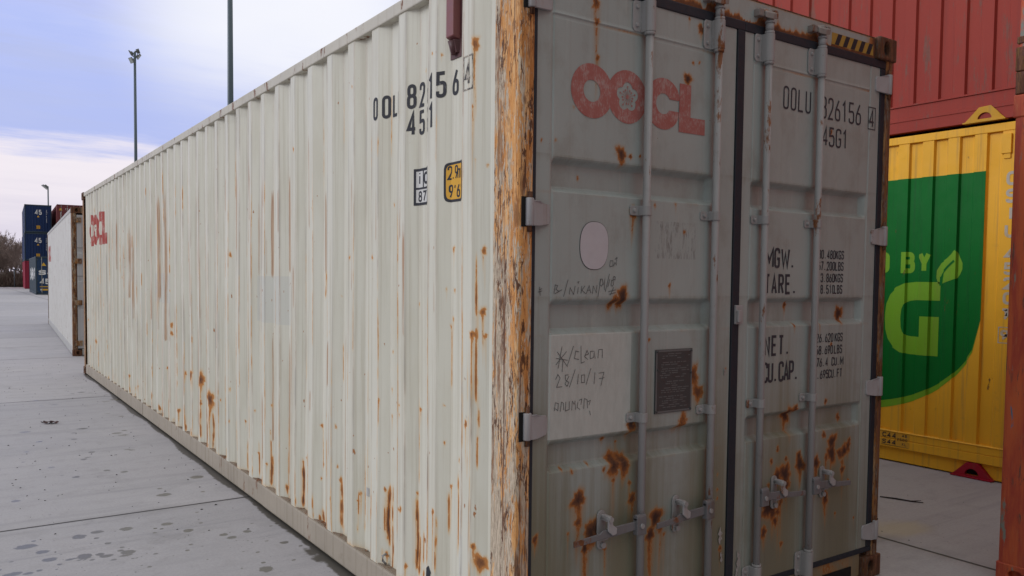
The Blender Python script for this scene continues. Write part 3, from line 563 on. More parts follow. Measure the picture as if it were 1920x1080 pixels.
# ---------------------------------------------------------------- shared container pieces
W = 2.438
def side_profile(L, pitch, outer, slope, inner, depth, start, ins=.008, y0=.165):
    pts = [(y0, ins+depth), (start-outer-slope, ins+depth)]
    y = start
    while y < L-.2:
        pts += [(y-outer, ins), (y, ins), (y+slope, ins+depth), (y+slope+inner, ins+depth)]
        y += pitch
    pts = [p for p in pts if p[0] < L-.20]; pts.append((L-y0, ins+depth))
    return pts
_cast = {}
def casting_mesh(mat):
    """corner casting with its oval openings; outer faces at x=0, y=0, z=0, body towards +"""
    if mat.name in _cast: return _cast[mat.name]
    bm = bmesh.new(); dx, dy, dz = .162, .178, .118
    def face(o, e1, e2, l1, l2, nrm, hole):
        o, e1, e2, nrm = map(Vector, (o, e1, e2, nrm)); per = []
        for k in range(5): per.append((l1*k/5, 0))
        for k in range(5): per.append((l1, l2*k/5))
        for k in range(5): per.append((l1*(1-k/5), l2))
        for k in range(5): per.append((0, l2*(1-k/5)))
        pv = [bm.verts.new(o+e1*a+e2*b) for a, b in per]
        if hole is None: bm.faces.new(pv); return
        cx, cy, a, b = hole; ev, dv = [], []
        for p in per:
            t = math.atan2((p[1]-cy)/l2, (p[0]-cx)/l1)
            q = o+e1*(cx+a*math.cos(t))+e2*(cy+b*math.sin(t))
            ev.append(bm.verts.new(q)); dv.append(bm.verts.new(q-nrm*.055))
        for i in range(20):
            j = (i+1) % 20
            bm.faces.new((pv[i], pv[j], ev[j], ev[i])); bm.faces.new((ev[i], ev[j], dv[j], dv[i]))
        bm.faces.new(dv)
    X, Y, Z = (1, 0, 0), (0, 1, 0), (0, 0, 1)
    face((0, 0, 0), X, Z, dx, dz, (0, -1, 0), (.093, .06, .026, .037)); face((0, dy, 0), X, Z, dx, dz, (0, 1, 0), None)
    face((0, 0, 0), Y, Z, dy, dz, (-1, 0, 0), (.10, .06, .038, .026)); face((dx, 0, 0), Y, Z, dy, dz, (1, 0, 0), None)
    face((0, 0, 0), X, Y, dx, dy, (0, 0, -1), None); face((0, 0, dz), X, Y, dx, dy, (0, 0, 1), None)
    bmesh.ops.remove_doubles(bm, verts=bm.verts[:], dist=1e-5)
    bmesh.ops.recalc_face_normals(bm, faces=bm.faces[:])
    me = bpy.data.meshes.new('corner_casting'); bm.to_mesh(me); bm.free(); me.materials.append(mat)
    _cast[mat.name] = me; return me
def castings(root, L, H, mat, proud=.006):
    me = casting_mesh(mat)
    for ix in (0, 1):
        for iy in (0, 1):
            for iz in (0, 1):
                o = bpy.data.objects.new('corner_casting', me); C.objects.link(o); o.parent = root
                o.location = (-proud if ix == 0 else W+proud, -proud if iy == 0 else L+proud, 0 if iz == 0 else H)
                o.scale = (1 if ix == 0 else -1, 1 if iy == 0 else -1, 1 if iz == 0 else -1)
                m = o.modifiers.new('bevel', 'BEVEL'); m.width = .009; m.segments = 2; m.limit_method = 'ANGLE'; m.angle_limit = math.radians(60)
def post_sheet(mat, root, z0, z1, mx, my, L, name='corner_post'):
    """folded corner post: outer plate, rounded edge, front flange stepping back to the door"""
    prof = [(.0, .17), (.0, .022), (.002, .013), (.007, .006), (.014, .002), (.024, 0), (.058, 0), (.064, .004), (.068, .014), (.085, .02), (.085, .06)]
    P = np.zeros((len(prof), 2, 3))
    for i, (a, b) in enumerate(prof):
        P[i, :, 0] = W-a if mx else a; P[i, :, 1] = L-b if my else b
    P[:, 0, 2], P[:, 1, 2] = z0, z1
    return grid_mesh(name, P, mat, root)
def sheet_side(name, prof, z0, z1, mat, root, mirror=False):
    P = np.zeros((len(prof), 2, 3)); a = np.array(prof)
    P[:, :, 0] = (W-a[:, 1] if mirror else a[:, 1])[:, None]; P[:, :, 1] = a[:, 0][:, None]
    P[:, 0, 2], P[:, 1, 2] = z0, z1
    return grid_mesh(name, P, mat, root)
def sheet_end(name, L, z0, z1, mat, root, pitch=.25, at_end=True):
    xs, ys, x = [], [], .09
    while x < W-.12:
        for dx_, in_ in ((0, .05), (.07, .05), (.11, .012), (.19, .012), (.23, .05)):
            if x+dx_ < W-.09: xs.append(x+dx_); ys.append(in_)
        x += pitch
    xs.append(W-.085); ys.append(.05)
    P = np.zeros((len(xs), 2, 3)); P[:, :, 0] = np.array(xs)[:, None]
    P[:, :, 1] = ((L-np.array(ys)) if at_end else np.array(ys))[:, None]; P[:, 0, 2], P[:, 1, 2] = z0, z1
    return grid_mesh(name, P, mat, root)

def bg_container(name, label, loc, rz, L, H, M, door_at_front=True, prof=None, zb=.16, rail='box', group=None, doors=True):
    """a complete container for the rows around; M: dict of materials"""
    root = empty(name, loc, rz, label, 'shipping container', group)
    if prof is None: prof = side_profile(L, .278, .07, .068, .07, .036, .42)
    for mx in (False, True):
        sheet_side('side_panel', prof, zb, H-.075, M['side'], root, mx)
        b = MB(); x0, x1 = (W-.06, W) if mx else (0, .06)
        b.box(x0, x1, .17, L-.17, H-.075, H-.01); b.build('top_rail', M['rail'], root, .004)
        b = MB()
        if rail == 'box': b.box(x0, x1, .17, L-.17, .012, zb)
        else:      # deep rail: flange, web with a bead, and a set-back lower plate
            s = -1 if mx else 1; e = W if mx else 0
            pts = [(0, .286), (.05, .286), (.05, .02), (.034, .012), (.030, .012), (.030, .125), (.0, .136), (.0, .205), (.006, .210), (.0, .216), (0, .27), (-.008, .278)]
            b.prism([(e+s*a, .165, z) for a, z in pts], (0, L-.33, 0))
        b.build('bottom_rail', M['rail'], root, .003 if rail == 'box' else 0)
        for my in (False, True):
            post_sheet(M['post'], root, .118, H-.118, mx, my, L)
    castings(root, L, H, M['cast'])
    MB().box(.06, W-.06, .1, L-.1, H-.03, H-.018).build('roof_panel', M['rail'], root)
    MB().box(.06, W-.06, .1, L-.1, .10, .13).build('floor_panel', M['rail'], root)
    for end in (0, 1):
        y0, y1 = ((L-.08, L-.01) if end else (.01, .08))
        b = MB().box(.162, W-.162, y0, y1, H-.118, H-.005); b.build('door_header' if end == 0 else 'top_beam', M['post'] if end == 0 else M['rail'], root, .004)
        b = MB().box(.162, W-.162, y0, y1, .015, .14); b.build('door_sill' if end == 0 else 'bottom_beam', M['rail'], root, .004)
        if end == 1 or not door_at_front: sheet_end('end_panel', L, .12, H-.11, M['side'], root, .25, end == 1)
    if door_at_front and doors:
        for k in (0, 1):
            xa, xb = (.09, 1.20) if k == 0 else (1.24, W-.09)
            b = MB(); zs = [.15]
            d = []
            for z in (.9, 1.45, 2.0): d += [(z, .012), (z+.02, .03), (z+.10, .03), (z+.12, .012)]
            zz = [(.15, .012)]+d+[(H-.15, .012)]
            P = np.zeros((2, len(zz), 3)); P[0, :, 0], P[1, :, 0] = xa, xb; P[:, :, 1] = np.array([q[1] for q in zz]); P[:, :, 2] = np.array([q[0] for q in zz])
            dr = grid_mesh('door', P, M['door'], root)
            b = MB().box(xa-.03, xb+.03, .034, .06, .13, H-.13); b.build('gasket', M['black'], dr)
            for fx in (.28, .78):
                x = xa+(xb-xa)*fx
                b = MB().tube([(x, -.015, .09), (x, -.015, H-.06)], .016, 8); lb = b.build('locking_bar', M['bar'], dr)
                for z in (.25, 1.05, 1.9, H-.22): MB().box(x-.045, x+.022, -.035, .013, z-.03, z+.03).build('bar_bracket', M['bar'], dr)
            for z in (.25, 1.04, 1.85, H-.25):
                b = MB(); x0, x1 = (.03, .17) if k == 0 else (W-.17, W-.03)
                b.box(x0, x1, -.012, .014, z-.05, z+.05); b.build('hinge', M['hinge'], dr, .004)
    return root
def rail_pocket(root, mat, dark, y, H0=0):
    """painted triangular stiffener with a lifting opening, at the 40 ft position of a 45 ft rail"""
    out = [(y+.160, .012), (y+.045, .125), (y-.045, .130), (y-.160, .012)]
    b = MB()
    pts = out
    arc = [(y-.055*math.cos(t), .030+.05*math.sin(t)) for t in [math.pi*k/10 for k in range(11)]]
    # plate with an arched hole: strip between outline and arch
    top = [(y-.160, .012), (y-.125, .045), (y-.09, .085), (y-.045, .130), (y-.02, .129), (y, .128), (y+.02, .127), (y+.045, .125), (y+.09, .08), (y+.125, .045), (y+.160, .012)]
    for i in range(10): b.poly([(-.014, top[i][0], top[i][1]), (-.014, top[i+1][0], top[i+1][1]), (-.014, arc[i+1][0], arc[i+1][1]), (-.014, arc[i][0], arc[i][1])])
    b.poly([(-.014, y-.160, .012), (-.014, y-.055, .030), (-.014, y+.055, .030), (-.014, y+.160, .012)])
    for i in range(10):
        b.poly([(-.014, *top[i]), (.03, *top[i]), (.03, *top[i+1]), (-.014, *top[i+1])])
        b.poly([(-.014, *arc[i]), (.02, *arc[i]), (.02, *arc[i+1]), (-.014, *arc[i+1])])
    b.box(-.03, .03, y-.165, y+.165, .004, .014)
    o = b.build('rail_pocket', mat, root)
    d = MB(); d.poly([(.02, *p) for p in arc]); d.build('opening', dark, o)
    return o
# ================================================================ materials
m_side = mat_side(); m_door = mat_door(); m_ground = mat_ground()
m_rail = mat_paint('dirty_rail_paint', (.33, .29, .235), .55, .18, .35, .55, (.15, .125, .08))
m_toprail = mat_paint('top_rail_paint', (.50, .475, .41), .55, .15, .62, .35, (.25, .20, .15))
m_postL = mat_rusty_post('scraped_post', (.60, .51, .39), .60, .26, 1.06, True)
m_postR = mat_rusty_post('rusted_post', (.20, .19, .16), .55, .75, .45)
m_castR = mat_rusty_post('rusted_casting', (.13, .11, .10), .3, .95, .24)
m_black = mat_plain('rubber_black', (.015, .020, .029), .65)
m_hole = mat_plain('dark_hollow', (.006, .006, .006), .9)
m_bar = mat_paint('grey_bar_paint', (.285, .287, .288), .5, .14, .38, .5, (.13, .11, .09))
m_galv = mat_paint('galvanised_handle', (.150, .150, .158), .5, .2, .45, .55, (.10, .08, .06))
m_cam = mat_paint('rusty_cam', (.21, .185, .17), .7, .25, .75, .6, (.08, .05, .04))
m_hinge = mat_paint('hinge_paint', (.32, .32, .33), .5, .1, .45, .4, (.20, .12, .06))
m_ink = mat_worn_paint('dark_lettering', (.024, .026, .034), (.42, .41, .40), .22)
m_inkd = mat_worn_paint('door_lettering', (.045, .047, .058), (.33, .33, .34), .3)
m_inkw = mat_worn_paint('worn_lettering', (.04, .038, .042), (.60, .54, .44), 1.15, 1.2)
m_red = mat_worn_paint('faded_red_emblem', (.34, .125, .11), (.37, .29, .275), .85, 2.6)
m_redfar = mat_worn_paint('side_red_emblem', (.38, .055, .04), (.56, .52, .46), .7, .4)
m_yel = mat_worn_paint('yellow_sticker', (.66, .36, .04), (.6, .5, .3), .2)
m_pen = mat_plain('marker_pen', (.075, .075, .078), .8, 0, .3, 120)
m_white = mat_worn_paint('white_lettering', (.72, .72, .72), (.4, .4, .4), .25, .5)
m_pl = mat_plain('data_plate_metal', (.060, .068, .071), .5, .3)
m_plt = mat_plain('data_plate_print', (.115, .122, .125), .6)
m_lock = mat_plain('red_brown_box', (.185, .062, .062), .5)
m_sticker = mat_plain('pale_sticker', (.44, .44, .47), .5, 0, .06)

# ================================================================ ground
def axis(*segs):
    v = []
    for a, b, st in segs: v += list(np.arange(a, b-1e-6, st))
    return np.array(v+[segs[-1][1]])
gx = axis((-400, -40, 60), (-40, -4, 6), (-4, -1.7, .25), (-1.7, .16, .012), (.16, 2.4, .16), (2.4, 5.4, .04), (5.4, 20, 2), (20, 620, 60))
gy = axis((-300, -30, 45), (-30, -2, 4), (-2, 1.5, .12), (1.5, 4.3, .012), (4.3, 10, .03), (10, 14, .2), (14, 40, 2), (40, 150, 10), (150, 1200, 75))
PG = np.zeros((len(gx), len(gy), 3)); PG[:, :, 0] = gx[:, None]; PG[:, :, 1] = gy[None, :]
mk = np.zeros((len(gx), len(gy), 4))
RW = random.Random(17)
WET2 = [(RW.uniform(-1.5, -.05), RW.uniform(3.6, 10), k_, k_*RW.uniform(.6, 1.2)) for k_ in [RW.choice((.012, .018, .03, .05)) for q in range(60)]]+[(RW.uniform(-1.6, -.1), RW.uniform(1.6, 3.2), k_, k_*RW.uniform(.7, 1.1)) for k_ in [RW.choice((.006, .009, .014)) for q in range(70)]]
for cx, cy, a, b in WET+WET2:
    i0, i1 = np.searchsorted(gx, (cx-2.5*a, cx+2.5*a)); j0, j1 = np.searchsorted(gy, (cy-2.5*b, cy+2.5*b))
    d = np.sqrt(((gx[i0:i1, None]-cx)/a)**2+((gy[None, j0:j1]-cy)/b)**2)
    fld = np.clip(1.02-.55*d, 0, 1)
    ch = 1 if (cx > -.05 and cy < 2.5) else 0
    mk[i0:i1, j0:j1, ch] = np.maximum(mk[i0:i1, j0:j1, ch], fld)
# wet line under the bottom rail, with its contact shadow painted in
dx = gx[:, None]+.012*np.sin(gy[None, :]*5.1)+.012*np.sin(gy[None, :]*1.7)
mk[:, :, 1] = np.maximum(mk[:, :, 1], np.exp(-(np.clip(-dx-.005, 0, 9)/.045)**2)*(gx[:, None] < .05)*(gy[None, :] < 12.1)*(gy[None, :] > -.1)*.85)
d = np.sqrt(((gx[:, None]-3.33)/.35)**2+((gy[None, :]-.42)/.22)**2); mk[:, :, 2] = np.clip(1.0-.7*d, 0, 1)
go = grid_mesh('concrete_ground', PG, m_ground, None, mk); tag(go, 'pale grey concrete slab yard with saw-cut joints', None, None, 'structure')

# ================================================================ the long cream container in front
L, H = 12.192, 2.896
main = empty('shipping_container', (0, 0, 0), 0, 'long cream container in the foreground with grey double doors and an orange rusted corner post', 'shipping container')
PROF, CREST = main_profile()
PY = np.array([p[0] for p in PROF]); PX = np.array([p[1] for p in PROF])
off = lambda y: float(np.interp(y, PY, PX))
# near side: fine sheet carrying the stains
ys = []
for a, b in zip(PY[:-1], PY[1:]):
    step = .0075 if a < 4.6 else .018
    k = max(1, int(math.ceil((b-a)/step))); ys += list(np.linspace(a, b, k, endpoint=False))
ys = np.array(ys+[PY[-1]]); zs = np.arange(.16, 2.8301, .0085)
PS = np.zeros((len(ys), len(zs), 3)); PS[:, :, 0] = np.interp(ys, PY, PX)[:, None]; PS[:, :, 1] = ys[:, None]; PS[:, :, 2] = zs[None, :]
# slight dents and pressing irregularity of the sheet
DENTS = ((2.27, 2.05, .05, .5, .010), (1.95, 2.42, .05, .10, .012), (2.3, 1.1, .06, .35, .006), (6.3, 1.8, .2, .5, .008), (8.9, 2.2, .1, .5, .010), (.98, 2.4, .05, .14, .005), (1.25, 1.0, .05, .4, .005), (3.3, .6, .08, .3, .006))
def dent(y, z):
    d = .004*np.sin(y*2.1+.3)*np.sin(z*1.9+y*.7)
    for cy, cz, ra, rb, dp in DENTS: d = d+dp*np.exp(-((y-cy)/ra)**2-((z-cz)/rb)**2)
    return d*np.clip(np.minimum(z-.16, 2.83-z)/.08, 0, 1)
PS[:, :, 0] += dent(ys[:, None], zs[None, :])
mask = np.zeros((len(ys), len(zs), 4))
rust = paint_spots(ys, zs, SIDE_SPOTS); rust = np.maximum(rust, paint_streaks(ys, zs, SIDE_STREAKS, 0))
scr = paint_streaks(ys, zs, SIDE_STREAKS, 1)
R2 = random.Random(11)
edge = np.zeros((len(ys), len(zs)))
extra = []
for k, c in enumerate(CREST):
    for pos, wgt in ((c, 1.0), (c-.075, .75), (c+.142, .45)):
        a = wgt*R2.choice((.35, .6, .8, 1.0))
        i0, i1 = np.searchsorted(ys, (pos-.03, pos+.03))
        if i1 > i0:
            edge[i0:i1] = np.maximum(edge[i0:i1], a*np.exp(-((ys[i0:i1, None]-pos)/(.009 if c < 4 else .014))**2)*(.65+.35*np.sin(zs[None, :]*R2.uniform(1, 4)+R2.uniform(0, 6))))
    # rust creeping up from the bottom weld
    for q in range(3):
        y = c+R2.uniform(-.14, .14); hgt = .16+abs(R2.gauss(0, .12))
        if R2.random() < .75: extra.append((y, hgt+.02, .165, R2.uniform(.008, .022), R2.uniform(.45, 1.1), 0))
    for q in range(3 if c < 3 else 5):      # chips and thin runs along the rib edges
        if R2.random() < .8:
            y = c-R2.choice((.0, .0, .075, -.14)); z1 = R2.uniform(.5, 2.7); extra.append((y, z1, z1-R2.uniform(.05, .5), R2.uniform(.005, .010), R2.uniform(.45, .95), 0))
        if R2.random() < (.9 if c < 5 else .5):
            y = c-R2.choice((.0, .005, .07, .075)); z1 = R2.uniform(.4, 2.4); extra.append((y, z1, z1-R2.uniform(.3, 1.3), R2.uniform(.004, .007), R2.uniform(.4, .75), 0))
        if R2.random() < .75:
            z1 = R2.uniform(.6, 2.7); extra.append((c-.035+R2.uniform(-.03, .03), z1, z1-R2.uniform(.15, .8), R2.uniform(.006, .022), R2.uniform(.35, .75), 1))
    if c > 4 and R2.random() < .8: extra.append((c-R2.uniform(0, .08), R2.uniform(.7, 1.5), R2.uniform(.2, .5), R2.uniform(.015, .04), R2.uniform(.3, .6), 1))
    if c > 4 and R2.random() < .6: extra.append((c-R2.uniform(0, .08), R2.uniform(2.0, 2.6), R2.uniform(1.0, 1.8), R2.uniform(.015, .045), R2.uniform(.35, .65), 1))
rust = np.maximum(rust, paint_streaks(ys, zs, extra, 0)); scr = np.maximum(scr, paint_streaks(ys, zs, extra, 1))
low = np.exp(-(zs[None, :]-.16)/.035)*.42*(.6+.4*np.sin(ys[:, None]*9))          # stain along the bottom weld
rust = np.maximum(rust, low)
rust = np.maximum(rust, .42*np.exp(-((ys[:, None]-.185)/.02)**2)*(.5+.5*np.sin(zs[None, :]*3.1)))   # beside the corner post
mask[:, :, 0], mask[:, :, 1], mask[:, :, 2] = rust, scr, edge
for y0, y1, z0, z1 in ((2.60, 3.24, 1.285, 1.60), (5.95, 6.75, 1.32, 1.62), (.40, .485, .33, .52)):
    mask[:, :, 3] = np.maximum(mask[:, :, 3], ((ys[:, None] > y0)*(ys[:, None] < y1)*(zs[None, :] > z0)*(zs[None, :] < z1)).astype(float))
grid_mesh('side_panel', PS, m_side, main, mask)
sheet_side('side_panel', side_profile(L, .278, .07, .068, .07, .036, .42), .16, 2.83, m_side, main, True)
MB().box(0, .06, .165, L-.165, 2.826, 2.888).build('top_rail', m_toprail, main, .006)
MB().box(W-.06, W, .165, L-.165, 2.826, 2.888).build('top_rail', m_toprail, main, .006)
for x0, s in ((0, 1), (W, -1)):
    b = MB(); pts = [(.002, .158), (.07, .165), (.07, .15), (.012, .146), (.006, .05), (.012, .024), (.05, .018), (.05, .012), (.008, .012), (.0, .024), (0, .148)]
    # rail pressed in lengths with small joggles at the welds
    cuts = [.165, 1.45, 3.05, 4.9, 7.34, 9.6, L-.165]
    for a, c in zip(cuts[:-1], cuts[1:]):
        j = R2.uniform(-.003, .003); b.prism([(x0+s*(p+j+.003), a+.0015, z) for p, z in pts], (0, c-a-.003, 0))
    b.build('bottom_rail', m_rail, main)
m_lip = mat_paint('rail_top_dirt', (.22, .175, .13), .8, .3, .6, .5, (.10, .07, .05))
b = MB().box(.012, .06, .17, L-.17, .150, .1655); b.build('rail_ledge', m_lip, main)
b = MB(); R3 = random.Random(3)
y = .3
while y < 9:      # flakes and silt lying on the rail ledge
    for q in range(3):
        yy = y+R3.uniform(0, .2); x = R3.uniform(.014, .036); s = R3.uniform(.006, .016)
        if x+s < off(yy)-.002: b.poly([(x, yy, .167), (x+s*.8, yy+s*.3, .168+s*.3), (x+s*.9, yy+s*1.6, .169), (x+.1*s, yy+s*1.3, .168+s*.2)])
    y += .1
tag(b.build('rust_flakes', mat_plain('rust_flakes', (.20, .12, .075), .9, 0, .4, 60), main), None, None, None, 'stuff')
post_sheet(m_postL, main, .118, H-.118, False, False, L)
post_sheet(m_postR, main, .118, H-.118, True, False, L)
m_postF = mat_rusty_post('far_post', (.45, .38, .29), .45, .5, .75)
post_sheet(m_postF, main, .118, H-.118, False, True, L); post_sheet(m_postF, main, .118, H-.118, True, True, L)
castings(main, L, H, m_castR, .012)
MB().box(.06, W-.06, .1, L-.1, H-.03, H-.02).build('roof_panel', m_toprail, main)
MB().box(.06, W-.06, .1, L-.1, .10, .13).build('floor_panel', m_rail, main)
sheet_end('end_panel', L, .12, H-.11, m_side, main)
MB().box(.162, W-.162, L-.08, L-.01, H-.118, H-.008).build('top_beam', m_toprail, main, .004)
MB().box(.162, W-.162, L-.08, L-.01, .015, .14).build('bottom_beam', m_rail, main, .004)

# --- markings on the near side (reading direction is towards us, -y)
sidemap = lambda y, z, l: (off(y)+float(dent(y, z))-.0016-l, y, z)
BR = list(PY)
for word, yy, z in (('OOLU', (1.282, 1.206, 1.134, 1.076), 2.377), ('826156', (.925, .858, .781, .712, .640, .560), 2.377), ('45G1', (.925, .858, .781, .708), 2.252)):
    decal('lettering', [q for ch, y in zip(word, yy) for q in text(ch, y, z, .112, .050, .0155, .07, -1)], sidemap, m_ink, main, BR)
w4 = text('4', .402, 2.385, .105, .045, .013, .07, -1)+frame(.340, .414, 2.365, 2.505, .006)
decal('lettering', w4, sidemap, m_inkw, main, BR, 'worn boxed figure almost rubbed away')
P = [rect(.735, .886, 1.933, 2.100, -.0004)]
decal('label_plate', P, sidemap, mat_worn_paint('pale_label', (.60, .60, .58), (.6, .6, .55), .1), main, BR)
P = frame(.735, .886, 1.933, 2.100, .012, .0004)+[rect(.735, .886, 2.005, 2.014, .0004), rect(.812, .821, 2.01, 2.095, .0004)]
P += text('i', .868, 2.026, .046, .034, .011, .05, -1, .0)+text('c', .812, 2.026, .056, .046, .012, .05, -1)+text('87', .862, 1.948, .050, .034, .009, .040, -1)
decal('lettering', P, sidemap, m_ink, main, BR)
decal('sticker', [[(.515+a, 2.012+b, l) for a, b, l in ellipse(0, 0, .085, .085, 32, .0, .28)]], sidemap, m_ink, main, BR)
o = decal('sticker', [[(.515+a, 2.012+b, l) for a, b, l in ellipse(0, 0, .074, .074, 32, .0004, .28)]], sidemap, m_yel, main, BR, 'yellow height sticker with black rim')
P = [[(a, b, l+.0008) for a, b, l in q] for q in text('2.9', .582, 2.022, .060, .026, .0080, .0240, -1)+text('m', .512, 2.022, .044, .026, .007, .03, -1)+text("9'6'", .576, 1.944, .058, .028, .0085, .0290, -1)]
decal('lettering', P, sidemap, m_ink, main, BR)
P = [[(11.50-(a), b, l) for a, b, l in q] for q in emblem(0, 2.02, 2.22)]
decal('emblem', P, sidemap, m_redfar, main, BR)
# red-brown cover box on the panel by the corner
b = MB(); b.prism([(.040, .565, 2.60), (.040, .495, 2.60), (.004, .500, 2.615), (.004, .560, 2.615)], (0, 0, .26)); bx = b.build('cover_box', m_lock, main, .004)
b = MB(); b.box(.036, .041, .480, .580, 2.53, 2.95 if False else 2.80); b.prism([(.038, .57, 2.60), (.038, .49, 2.60), (.012, .505, 2.60), (.012, .555, 2.60)], (.014, 0, -.05))
b.tube([(.02, .53, 2.60), (.03, .53, 2.545)], [.022, .012], 8); b.build('box_bracket', mat_plain('dark_red_steel', (.075, .028, .030), .6, 0, .3), bx)
# black tape scrap and paper remains low on the side
P = strip([(.690, .17), (.694, .24), (.692, .285), (.680, .295)], .018, False, .001)
decal('tape_scrap', P, sidemap, m_black, main, BR)
decal('paper_scrap', [rect(1.395, 1.425, .455, .50, .0006)], sidemap, mat_plain('grey_paper', (.36, .36, .35), .8), main, BR)
b = MB(); b.tube([(.03, 1.165, .17), (.012, 1.165, .19), (.010, 1.165, .215), (.03, 1.165, .222)], .006, 6); b.build('lashing_hook', m_bar, main)

# ================================================================ the doors of the cream container
BANDS = ((2.072, 1.935), (1.525, 1.385), (.973, .842))
DDENT = ((.36, 2.45, .10, .16, .006), (.85, 2.30, .12, .10, .004), (.52, 1.70, .14, .09, .005), (.83, 1.60, .10, .08, .004), (.40, 1.15, .16, .10, .004), (.55, .55, .13, .16, .007), (.85, .40, .10, .14, .006),
         (1.62, 2.25, .12, .14, .005), (2.0, 2.5, .10, .08, .004), (1.6, 1.72, .12, .08, .004), (1.95, 1.65, .1, .1, .003), (1.7, 1.18, .13, .09, .004), (1.6, .45, .12, .16, .007), (2.02, .6, .10, .16, .005))
def ddent(x, z):
    d = .0012*np.sin(x*7+1)*np.sin(z*3.1)
    for cx, cz, ra, rb, dp in DDENT: d = d+dp*np.exp(-((x-cx)/ra)**2-((z-cz)/rb)**2)
    return d
def leaf(xa, xb, pa, pb, spots, side):
    xs = np.arange(xa, xb+1e-6, .0065); zz = np.arange(.168, 2.7361, .0065)
    D = np.zeros((len(xs), len(zz)))
    ex = np.clip(np.minimum(xs-pa, pb-xs)/.024, 0, 1)[:, None]
    for zt, zb in BANDS:
        ez = np.clip(np.minimum(zt-zz, zz-zb)/.026, 0, 1)[None, :]
        ez = ez*ez*(3-2*ez)
        D = np.maximum(D, .036*np.minimum(ez, 1)*ex)
    for g in (pa, pb):
        D += .005*np.exp(-((xs[:, None]-g)/.004)**2)
    inn = ((xs > pa)*(xs < pb))[:, None]
    D += inn*(-.003*np.exp(-((zz[None, :]-2.612)/.006)**2))+inn*.0035*np.exp(-((zz[None, :]-2.603)/.004)**2)
    D = D+ddent(xs[:, None], zz[None, :])*np.clip(np.minimum(xs-xa, xb-xs)/.06, 0, 1)[:, None]
    Pd = np.zeros((len(xs), len(zz), 3)); Pd[:, :, 0] = xs[:, None]; Pd[:, :, 1] = .012+D; Pd[:, :, 2] = zz[None, :]
    mk = np.zeros((len(xs), len(zz), 4))
    R = paint_spots(xs, zz, spots, .62, .46, 1.6)
    for zt, zb in BANDS:     # rust line at the foot of each rib
        R = np.maximum(R, .30*np.exp(-((zz[None, :]-zb)/.010)**2)*(np.sin(xs[:, None]*23+zb*9)*.5+.3).clip(0))
    R = np.maximum(R, .55*np.exp(-((zz[None, :]-2.603)/.006)**2)*inn*(.5+.5*np.sin(xs[:, None]*11+2)))
    mk[:, :, 0] = R
    g = np.clip((1.95-zz)/1.5, 0, 1)[None, :]*(.8+.2*np.sin(xs[:, None]*13))  # dirt film that also paints the light fading down the door
    for zt, zb in BANDS: g = np.maximum(g, (.45*np.exp(-np.clip(zt-zz, 0, 9)/.05)*(zz < zt+.01))[None, :]*np.ones((len(xs), 1)))  # shadow and stain below each rib edge, painted as one band
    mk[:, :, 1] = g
    if side == 0:
        mk[:, :, 3] = ((xs > .155)*(xs < .585))[:, None]*((zz > .978)*(zz < 1.385))[None, :]
        b1 = ((xs > .712)*(xs < .966))[:, None]*((zz > 1.692)*(zz < 1.853))[None, :]*.52
        b2 = .5*np.exp(-((xs[:, None]-.425)/.02)**2-((zz[None, :]-1.575)/.04)**2)
        b3 = .45*np.exp(-((xs[:, None]-.22)/.05)**2-((zz[None, :]-1.03)/.05)**2)
        mk[:, :, 2] = np.maximum(np.maximum(b1, b2), b3)
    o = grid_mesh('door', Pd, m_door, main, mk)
    MB().box(xa, xb, .062, .09, .168, 2.736).build('door_core', m_door, o)
    return o
DOOR_SPOTS = [(x, z, r*(1.35 if a >= 1.2 and z < .95 else 1.1), d, a) for x, z, r, d, a in DOOR_SPOTS]+[(1.50+.05*k, .62-.02*(k % 3), .012, .22, .8) for k in range(3)]+[(1.96, .70, .018, .25, .9), (2.10, .66, .014, .2, .9), (1.60, .52, .02, .25, .9), (.46, .50, .012, .3, .8), (.80, .50, .012, .3, .7)]
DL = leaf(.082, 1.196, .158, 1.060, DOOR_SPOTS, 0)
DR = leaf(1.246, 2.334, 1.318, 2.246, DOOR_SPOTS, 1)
doormap = lambda x, z, l: (x, .0106+float(ddent(x, z))-l, z)
g = MB(); g.box(1.196, 1.246, .004, .05, .15, 2.735); g.box(.07, 1.246, .006, .05, 2.735, 2.778); g.box(.07, 1.246, .006, .05, .142, .17); g.box(.066, .082, .006, .05, .17, 2.735)
g.build('gasket', m_black, DL, .004)
g = MB(); g.box(2.334, 2.376, .006, .05, .17, 2.735); g.box(1.2465, 2.376, .0055, .05, 2.7355, 2.777); g.box(1.2465, 2.376, .0055, .05, .1415, .1695)
g.build('gasket', m_black, DR, .004)
# header and sill with rust eating up from the gasket
m_head = m_door
xs = np.arange(.16, 2.281, .006); zz = np.arange(2.779, 2.8861, .006)
Ph = np.zeros((len(xs), len(zz), 3)); Ph[:, :, 0] = xs[:, None]; Ph[:, :, 1] = .012; Ph[:, :, 2] = zz[None, :]
mk = np.zeros((len(xs), len(zz), 4))
rs = np.random.default_rng(4); ws = np.convolve(rs.normal(0, 1, len(xs)), np.ones(5)/5, 'same'); wl = np.convolve(rs.normal(0, 1, len(xs)), np.ones(25)/25, 'same')
cut = np.clip(.014+.016*ws+.035*wl+.008*(xs > 1.9)+.028*sum(np.exp(-((xs-x)/.045)**2) for x in (1.03, 1.37, 1.77, .62)), .002, .06)
mk[:, :, 0] = np.maximum(.95*np.exp(-np.clip(zz[None, :]-2.779-cut[:, None]*.5, 0, 9)/(cut[:, None]*.7)), .9*np.exp(-(2.885-zz[None, :])/.006))
mk[:, :, 0] = np.maximum(mk[:, :, 0], 1.1*np.exp(-np.clip(2.27-xs[:, None], 0, 9)/.05))
hd = grid_mesh('door_header', Ph, m_head, main, mk)
